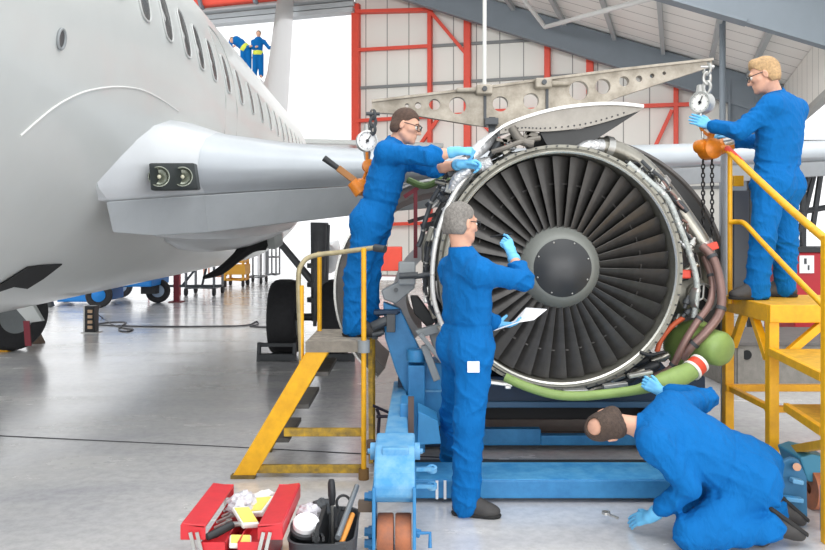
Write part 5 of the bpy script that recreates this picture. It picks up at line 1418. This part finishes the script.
ybox('yellow_latch', W(733, 0, 6.05).x, W(743, 0, 6.05).x, 6.03, 6.07, 1.98, 2.06)

# ------------------------------------------------------------------ things behind the platform
cr = thing('wooden_crate', WZ(785, 0, 8.6), 'large grey wooden crate with a dark hand hole behind the yellow platform', 'crate')
cx_ = W(735, 0, 8.2).x
b = MB(); b.box((cx_+1.0, 8.8, .235), (2.0, 1.2, .47)); b.build('crate_box', M_crate, cr, smooth=False, bevel=.01)
b = MB(); b.box((cx_+1.0, 8.8, .49), (2.06, 1.26, .04)); b.build('crate_lid', mat('lid_dark_grey', '#6a6663', .7, 0, .2, 9), cr, smooth=False, bevel=.006)
b = MB(); b.lathe(W(747, 355, 8.19), (0, 1, 0), [(0, 0), (.05, 0)], 14); o = b.build('hand_hole', M_dark, cr)
for x in (.05, 1.9):
    b = MB(); b.box((cx_+x, 8.19, .22), (.06, .03, .44)); b.build('crate_batten', M_crate, cr, smooth=False)
rcab = thing('red_cabinet', WZ(812, 0, 10.4), 'red equipment cabinet with a small white notice behind the platform rails', 'cabinet')
b = MB(); rx = W(797, 0, 10).x; b.box((rx+.8, 10.5, .72), (1.6, .9, 1.3)); b.box((rx+.8, 10.5, .04), (1.5, .8, .08)); b.build('cabinet_body', mat('cabinet_red', '#b3202c', .45, 0, .08, 4), rcab, smooth=False, bevel=.02)
b = MB(); b.box((rx+.8, 10.5, 1.40), (1.64, .94, .06)); b.build('cabinet_top', M_black, rcab, smooth=False)
b = MB(); b.box((rx+.14, 10.04, 1.22), (.18, .012, .22)); nt_ = b.build('notice', M_paper, rcab, smooth=False)
b = MB(); b.box((rx+.12, 10.03, 1.26), (.03, .006, .07)); b.box((rx+.16, 10.03, 1.18), (.02, .006, .06)); b.build('notice_mark', M_dgrey, nt_, smooth=False)
tr = thing('truss_stand', WZ(812, 0, 12.2), 'dark steel truss stand below the wing at the right edge', 'stand')
for (a, c_) in (((804, 190), (818, 150)), ((812, 232), (822, 165)), ((800, 232), (815, 170)), ((800, 212), (840, 205))):
    b = MB(); b.tube([W(*a, 12.2), W(*c_, 12.2)], .045, 8); b.build('truss_bar', M_dgrey, tr)
for px in (803, 830):
    b = MB(); b.tube([WZ(px, 0, 12.2), W(px, 185, 12.2)], .05, 8); b.build('truss_leg', M_dgrey, tr)
b = MB(); b.tube([W(735, 146, 12.5), W(850, 146, 12.5)], .1, 14); b.tube([WZ(750, 0, 12.5), W(750, 146, 12.5)], .05, 10); b.tube([WZ(842, 0, 12.5), W(842, 146, 12.5)], .05, 10)
tag(b.build('dock_rail', M_dgrey), 'horizontal dark grey dock rail behind the blond worker at waist height', 'rail')
# red ground equipment seen through the open engine cowl
for (px0, px1, py0, py1, d, lab) in ((364, 402, 247, 271, 22, 'red ground equipment box seen through the open engine cowl ring'), (424, 470, 262, 281, 21, 'low red ground cart seen behind the engine bracket')):
    a, c_ = W(px0, py1, d), W(px1, py0, d); t = thing('equipment_box', ((a.x+c_.x)/2, d, 0), lab, 'equipment')
    b = MB(); b.box(((a.x+c_.x)/2, d+.4, (max(a.z, .3)+c_.z)/2), (c_.x-a.x, .8, c_.z-max(a.z, .3))); b.build('box_body', M_red, t, smooth=False, bevel=.03)
    b = MB(); b.box(((a.x+c_.x)/2, d+.4, .32), (c_.x-a.x+.1, .84, .1)); b.build('box_skirt', M_paper, t, smooth=False)
    for x in (a.x+.15, c_.x-.15):
        b = MB(); b.lathe((x-.05, d+.2, .16), (1, 0, 0), [(0, 0), (.16, 0), (.16, .1), (0, .1)], 18); b.build('wheel', M_rubber, t)

# ------------------------------------------------------------------ red tool box
tb = thing('tool_box', (-.82, 3.9, 0), 'open red cantilever tool box on the floor, filled with tools and packs', 'toolbox')
def tbox(name, x0, x1, y0, y1, z0, z1, par, th=.006, m=M_redtool):
    b = MB()
    b.box(((x0+x1)/2, (y0+y1)/2, z0+th/2), (x1-x0, y1-y0, th))
    for x in (x0+th/2, x1-th/2): b.box((x, (y0+y1)/2, (z0+z1)/2), (th, y1-y0, z1-z0))
    for y in (y0+th/2, y1-th/2): b.box(((x0+x1)/2, y, (z0+z1)/2), (x1-x0, th, z1-z0))
    return b.build(name, m, par, smooth=False)
YA, YB = 3.62, 4.2
tbox('bottom_box', -.96, -.68, YA, YB, 0, .16, tb)
tbox('tray', -.955, -.845, YA, YB, .18, .24, tb); tbox('tray', -.79, -.685, YA, YB, .18, .24, tb)
for x0_, x1_, tilt in ((-1.045, -.935, .12), (-.70, -.59, -.12)):
    b = MB(); b.box(((x0_+x1_)/2, (YA+YB)/2, .315), (x1_-x0_, YB-YA, .012), Matrix.Rotation(tilt, 3, 'Y')); 
    xs = x0_ if x0_ < -.9 else x1_
    b.box((xs, (YA+YB)/2, .285), (.008, YB-YA, .07)); b.box(((x0_+x1_)/2, YA+.004, .285), (x1_-x0_, .008, .07)); b.box(((x0_+x1_)/2, YB-.004, .285), (x1_-x0_, .008, .07)); b.build('lid', M_redtool, tb, smooth=False, bevel=.004)
for x in (-1.0, -.97, -.67, -.64):
    b = MB(); b.beam((x, YA-.012, .29), (x+(.05 if x < -.8 else -.05), YA-.012, .08), .016, .006, (0, 1, 0)); b.build('link_arm', M_alu, tb, smooth=False)
    b = MB(); b.beam((x, YB+.012, .29), (x+(.05 if x < -.8 else -.05), YB+.012, .08), .016, .006, (0, 1, 0)); b.build('link_arm', M_alu, tb, smooth=False)
def pack(c, sz, rot, lab, m='#e9d66a'):
    b = MB(); R = Matrix.Rotation(rot[2], 3, 'Z')@Matrix.Rotation(rot[0], 3, 'X')@Matrix.Rotation(rot[1], 3, 'Y'); b.box(c, sz, R)
    o = b.build('cleaning_pad', mat('pad_white', '#ecebe6', .8), smooth=False, bevel=.008); tag(o, lab, 'pad', 'yellow and white pads in the tool box')
    b = MB(); b.box(Vector(c)+R@Vector((0, 0, sz[2]*.52)), (sz[0]*.86, sz[1]*.8, .004), R); b.build('pad_face', mat('pad_yellow', m, .7), o, smooth=False)
pack((-.80, 3.84, .275), (.085, .16, .025), (.25, .15, .55), 'yellow pad tilted at the middle of the red tool box')
pack((-.76, 4.0, .27), (.10, .14, .03), (.3, -.2, -.3), 'pale yellow pad leaning by the right tray of the tool box', '#efe3a0')
pack((-.79, 3.68, .22), (.10, .08, .025), (.2, .1, .2), 'yellow pad at the near end of the tool box', '#e2c24a')
def rag(c, r, lab, m, name, cat, seed, grp=None):
    rnd = random.Random(seed); b = MB(); b.ball(c, r, 26)
    for v in b.bm.verts:
        p = v.co-Vector(c); n_ = math.sin(p.x*90+seed)*math.sin(p.y*80+2*seed)*math.sin(p.z*100); v.co = Vector(c)+p*(1+.28*n_+rnd.uniform(-.07, .07))
    return tag(b.build(name, m, smooth=True, angle=30), lab, cat, grp)
M_bag = mat('clear_plastic_bag', '#d9d6dc', .25, 0, .2, 30)
rag((-.855, 4.03, .275), (.07, .12, .05), 'crumpled pale plastic bag in the far left of the tool box', M_bag, 'plastic_bag', 'plastic bag', 1)
rag((-.76, 4.12, .27), (.06, .06, .04), 'crumpled white cloth at the far end of the tool box', mat('white_cloth', '#e6e3df', .8), 'cloth', 'cloth', 3)
t = thing('grinder_handle', (-.83, 3.68, .2), 'black handled tool lying across the near end of the tool box', 'hand tool')
b = MB(); b.tube([(-.93, 3.63, .26), (-.90, 3.66, .265), (-.84, 3.74, .275)], [.016, .02, .017], 12); b.build('grip', M_black, t)
b = MB(); b.tube([(-.84, 3.74, .275), (-.79, 3.80, .26)], [.014, .01], 10); b.build('shaft', M_alu, t)
for i in range(6):
    b = MB(); y = 3.68+i*.075; b.beam((-.935+.01*(i % 2), y, .255), (-.875, y+.07, .262), .014, .01); b.lathe((-.875, y+.07, .262), (0, 0, 1), [(.006, -.006), (.015, -.006), (.015, .007), (.006, .007), (.006, -.006)], 12)
    tag(b.build('spanner', M_alu, smooth=False), 'steel spanner among the row in the left tray of the red tool box', 'spanner', 'spanners in the left tray')

# ------------------------------------------------------------------ black tool tote
tt = thing('tool_tote', (-.42, 3.92, 0), 'black open tool tote beside the red tool box', 'tool tote')
def rr(x0, x1, y0, y1, r, n=5):
    P_ = []
    for cx, cy, a0 in ((x1-r, y1-r, 0), (x0+r, y1-r, 90), (x0+r, y0+r, 180), (x1-r, y0+r, 270)):
        for k in range(n+1): a = math.radians(a0+90*k/n); P_.append((cx+r*math.cos(a), cy+r*math.sin(a)))
    return P_
b = MB(); A = rr(-.58, -.27, 3.66, 4.16, .09); 
def ring(P_, z, s): 
    mx = sum(p[0] for p in P_)/len(P_); my = sum(p[1] for p in P_)/len(P_); return [Vector((mx+(p[0]-mx)*s, my+(p[1]-my)*s, z)) for p in P_]
b.loft([ring(A, 0, .9), ring(A, .2, 1.0), ring(A, .215, 1.03), ring(A, .215, .97), ring(A, .2, .95), ring(A, .03, .86)]); b.build('tub', mat('tote_plastic', '#3b3e42', .5), tt, angle=50)
b = MB(); b.box((-.44, 3.9, .17), (.02, .44, .2)); b.build('divider', M_black, tt, smooth=False)
for k in range(3):
    b = MB(); b.box((-.46+.022*k, 3.70, .232), (.012, .05, .02), Matrix.Rotation(.3, 3, 'Z')); b.build('clip', M_black, tt, smooth=False)
t = thing('tape_roll', (-.505, 3.80, .22), 'white disc shaped roll lying on top of the black tool tote', 'roll')
b = MB(); b.lathe((-.505, 3.80, .25), (.1, -.35, .93), [(0, .03), (.055, .03), (.062, .022), (.062, -.02), (0, -.02)], 30); b.build('roll_body', M_paper, t)
b = MB(); b.lathe((-.505, 3.80, .25), (.1, -.35, .93), [(.062, -.03), (.074, -.022), (.074, -.005), (.062, .0)], 30); b.build('roll_rim', M_dgrey, t)
t = thing('screwdriver', (-.40, 4.0, .2), 'black handled screwdriver standing upright in the tool tote', 'screwdriver')
b = MB(); b.tube([(-.40, 4.0, .28), (-.402, 4.0, .33), (-.405, 4.0, .39), (-.405, 4.0, .405)], [.014, .02, .018, .013], 14); b.build('grip', M_black, t)
b = MB(); b.tube([(-.40, 4.0, .05), (-.40, 4.0, .28)], .007, 8); b.build('shaft', M_alu, t)
b = MB(); b.tube([(-.345, 3.70, .23), (-.285, 4.10, .34)], .014, 12); tag(b.build('steel_bar', mat('bar_grey', '#7d8286', .4, .5)), 'long grey steel bar leaning across the tool tote', 'bar')
t = thing('hammer_handle', (-.31, 3.8, .2), 'orange wooden handle lying in the right side of the tool tote', 'handle')
b = MB(); b.tube([(-.33, 3.70, .20), (-.31, 3.82, .235), (-.295, 3.93, .255)], [.012, .015, .013], 12); b.build('grip', mat('handle_orange', '#d98f3c', .5), t)
b = MB(); b.tube([(-.355, 3.69, .195), (-.305, 3.69, .2)], .018, 12); b.build('head', M_dgrey, t)
rag((-.515, 3.98, .24), (.06, .09, .045), 'crumpled clear packaging in the left half of the tool tote', M_bag, 'plastic_bag', 'plastic bag', 5)
rag((-.46, 4.06, .245), (.045, .06, .04), 'dark grey pouch at the far end of the tool tote', mat('pouch_grey', '#4a4d50', .7), 'pouch', 'pouch', 8)
b = MB(); torus(b, (-.35, 4.06, .27), (.3, -.8, .4), .035, .007); b.tube([(-.36, 4.02, .26), (-.37, 3.9, .24), (-.36, 3.8, .235)], .007, 8, smooth=4)
tag(b.build('coiled_lead', M_black), 'coiled black lead in the right half of the tool tote', 'cable')
b = MB(); q = W(385, 0, 5.75).x
for x in (q-.06, q+.06): b.tube([(x, 5.7, .02), (x+.02, 5.75, .32), (x+.0, 5.78, .36)], .012, 8)
for z in (.05, .32): b.tube([(q-.06, 5.72, z), (q+.07, 5.72, z)], .012, 8)
b.box((q, 5.72, .06), (.16, .12, .1)); b.tube([(q-.09, 5.72, .4), (q+.03, 5.75, .34)], .01, 8)
tag(b.build('foot_pump', mat('dark_violet_steel', '#2c2638', .5)), 'small dark foot pump frame on the floor beside the yellow step post', 'foot pump')

# ------------------------------------------------------------------ far floor: trailer, trolleys, power pillar
tg = thing('equipment_trailer', FL(112, 305), 'bright blue four wheeled equipment trailer far back under the jet', 'trailer')
d1 = 17.4
a, c_ = W(104, 299, d1), W(146, 283, d1)
b = MB(); b.box(((a.x+c_.x)/2, d1+.7, .62), (c_.x-a.x+.2, 1.3, .42)); b.build('trailer_body', M_tugblue, tg, smooth=False, bevel=.04)
b = MB(); b.prism([W(56, 302, d1), W(60, 293, d1), W(88, 288, d1), W(104, 288, d1), W(104, 302, d1)], (0, 1.2, 0)); b.build('trailer_nose', M_tugblue, tg, smooth=False, bevel=.03)
b = MB(); b.beam(W(143, 289, d1+.6), W(158, 289, d1+.6), .3, .2); b.build('trailer_chassis', M_black, tg, smooth=False)
b = MB(); b.box(W(122, 282, d1+.6), (.3, .5, .2)); b.build('control_box', M_black, tg, smooth=False)
for px, d, r in ((99, 17.0, .27), (158, 18.2, .27), (66, 18.4, .25), (121, 19.6, .27)):
    c = WZ(px, r, d); t_ = tyre(c, .22, r, tg, axis=(.25, -.97, 0)); 
    b = MB(); b.lathe(c, (.25, -.97, 0), [(0, .13), (.1, .12), (.14, .10), (.14, .05)], 20); b.build('hub_cap', M_tugblue if px < 110 else mat('hub_pale', '#9fb2c8', .5), t_)
pp = thing('power_pillar', FL(88, 333), 'short black power pillar with four pale sockets on the open floor', 'power pillar')
c = FL(88, 333); b = MB(); b.box(c+Vector((.02, .1, .215)), (.16, .18, .43)); b.build('pillar_body', M_black, pp, smooth=False, bevel=.008)
b = MB(); b.box(c+Vector((-.07, .1, .215)), (.03, .16, .44)); b.build('side_panel', M_alu, pp, smooth=False)
b = MB(); b.box(c+Vector((.02, .1, .006)), (.26, .24, .012)); b.build('foot_plate', M_alu, pp, smooth=False)
for k in range(4):
    b = MB(); b.box(c+Vector((.03, .005, .09+.085*k)), (.075, .02, .05)); b.build('socket', mat('socket_beige', '#c9a98a', .5), pp, smooth=False, bevel=.004)
b = MB(); cp = [Vector((c.x+.1, 13.1, .42)), W(97, 310, 13.2)]
cp[1].z = .28
for q in ((102, 318), (112, 325), (125, 329), (133, 330), (128, 332), (119, 331), (121, 327), (126, 323), (110, 323), (97, 325), (108, 326), (150, 327), (200, 327), (245, 326), (256, 322), (258, 325), (250, 327), (275, 328)): cp.append(FL(*q)+Vector((0, 0, .012)))
b.tube(cp, .012, 6, smooth=4); tag(b.build('power_cable', mat('cable_dark', '#55555a', .6)), 'thin dark cable looping over the floor from the power pillar', 'cable')
b = MB(); q = FL(50, 307); b.tube([q, q+Vector((-.08, 0, .45))], [.1, .04], 10); tag(b.build('floor_cone', M_dgrey), 'small dark grey marker stub on the floor left of the blue trailer', 'marker')
def framebox(name, px0, px1, pyb, h, dpt, r, m, lab, cat, extra=None, wheels=True, bars=2, grp=None):
    a, c_ = FL(px0, pyb), FL(px1, pyb); d = a.y; t = thing(name, ((a.x+c_.x)/2, d, 0), lab, cat, grp)
    for x in (a.x, c_.x):
        for y in (d, d+dpt):
            b = MB(); b.tube([(x, y, .18), (x, y, h)], r, 6); b.build('upright', m, t)
            if wheels:
                b = MB(); b.lathe((x-.03, y, .10), (1, 0, 0), [(0, 0), (.1, 0), (.1, .06), (0, .06)], 14); b.build('wheel', M_rubber, t)
    for i in range(bars):
        z = .2+(h-.2)*i/(bars-1) if bars > 1 else h
        b = MB(); b.tube([(a.x, d, z), (c_.x, d, z), (c_.x, d+dpt, z), (a.x, d+dpt, z)], r, 6, closed=True); b.build('rail', m, t)
    return t, a, c_, d
M_fr = mat('trolley_frame_grey', '#7d7f83', .5, .2)
t, a, c_, d = framebox('a_frame_trolley', 186, 214, 296, .95, .9, .035, M_fr, 'grey wheeled A frame trolley far back under the wing', 'trolley')
b = MB(); b.beam((a.x-.6, d, .25), (c_.x+.2, d, .25), .06, .06); b.beam((a.x-.1, d, .25), (a.x+.5, d, 1.0), .05, .05); b.beam((a.x+.4, d, .25), (a.x+.6, d, 1.1), .05, .05); b.build('diagonal', mat('frame_dark', '#3d4144', .5), t, smooth=False)
t, a, c_, d = framebox('yellow_trolley', 225, 243, 287, 1.25, .7, .04, mat('trolley_yellow', '#e6a93a', .5), 'yellow wheeled trolley far back below the jet belly', 'trolley', bars=3)
b = MB(); b.box(((a.x+c_.x)/2, d+.3, .5), (c_.x-a.x+.15, .75, .28)); b.build('tray', mat('trolley_yellow', '#e6a93a'), t, smooth=False)
t, a, c_, d = framebox('wire_cage_trolley', 247, 261, 284, 2.0, .9, .03, M_fr, 'tall thin framed trolley just right of the yellow trolley', 'trolley', bars=3)
t, a, c_, d = framebox('access_ladder', 268, 276, 281, 1.9, .7, .03, M_fr, 'pale tall frame ladder far back beside the wheel strut', 'ladder', bars=4, wheels=False)
t, a, c_, d = framebox('crowd_barrier', 204, 222, 283, 1.5, .6, .025, mat('frame_salmon', '#d08a6a', .6), 'thin salmon coloured barrier frame behind the far trolleys', 'barrier', bars=4, wheels=False)
b = MB(); q = FL(176.5, 302); b.box(q+Vector((0, 0, .45)), (.12, .08, .9)); b.box(q+Vector((0, 0, .01)), (.3, .3, .02))
tag(b.build('barrier_post', M_darkred, smooth=False), 'dark red barrier post standing right of the rear trailer wheel', 'post')
b = MB(); q = FL(192, 295); b.tube([q+Vector((-.3, 0, 0)), q+Vector((-.3, 0, .65)), q+Vector((-1.1, 0, .68)), q+Vector((-1.1, 0, 0))], .02, 6); tag(b.build('barrier_rail', mat('rail_red', '#b8404a', .5)), 'thin red barrier rail between the trailer and the grey trolley', 'rail')
# dock behind the tail carrying the two far workers
dk = thing('tail_dock', (W(245, 0, 29.6).x, 29.6, 0), 'pale access dock behind the jet under the two far workers', 'dock')
zt = W(0, 80, 29.3).z-.02; xa_, xb_ = W(222, 0, 29.3).x, W(263, 0, 29.3).x
b = MB(); b.box(((xa_+xb_)/2, 29.6, zt-.08), (xb_-xa_, 1.6, .14)); b.build('dock_deck', M_paper, dk, smooth=False)
for x in (xa_+.1, xb_-.1):
    for y in (29.0, 30.2):
        b = MB(); b.tube([(x, y, 0), (x, y, zt)], .06, 8); b.build('dock_leg', M_paper, dk)
b = MB(); b.tube([(xa_, 30.3, zt+1.05), (xb_-.3, 30.3, zt+1.05)], .03, 6); b.tube([(xa_, 30.3, zt), (xa_, 30.3, zt+1.05)], .03, 6); b.build('dock_rail', mat('rail_orange', '#e8a070', .6), dk)
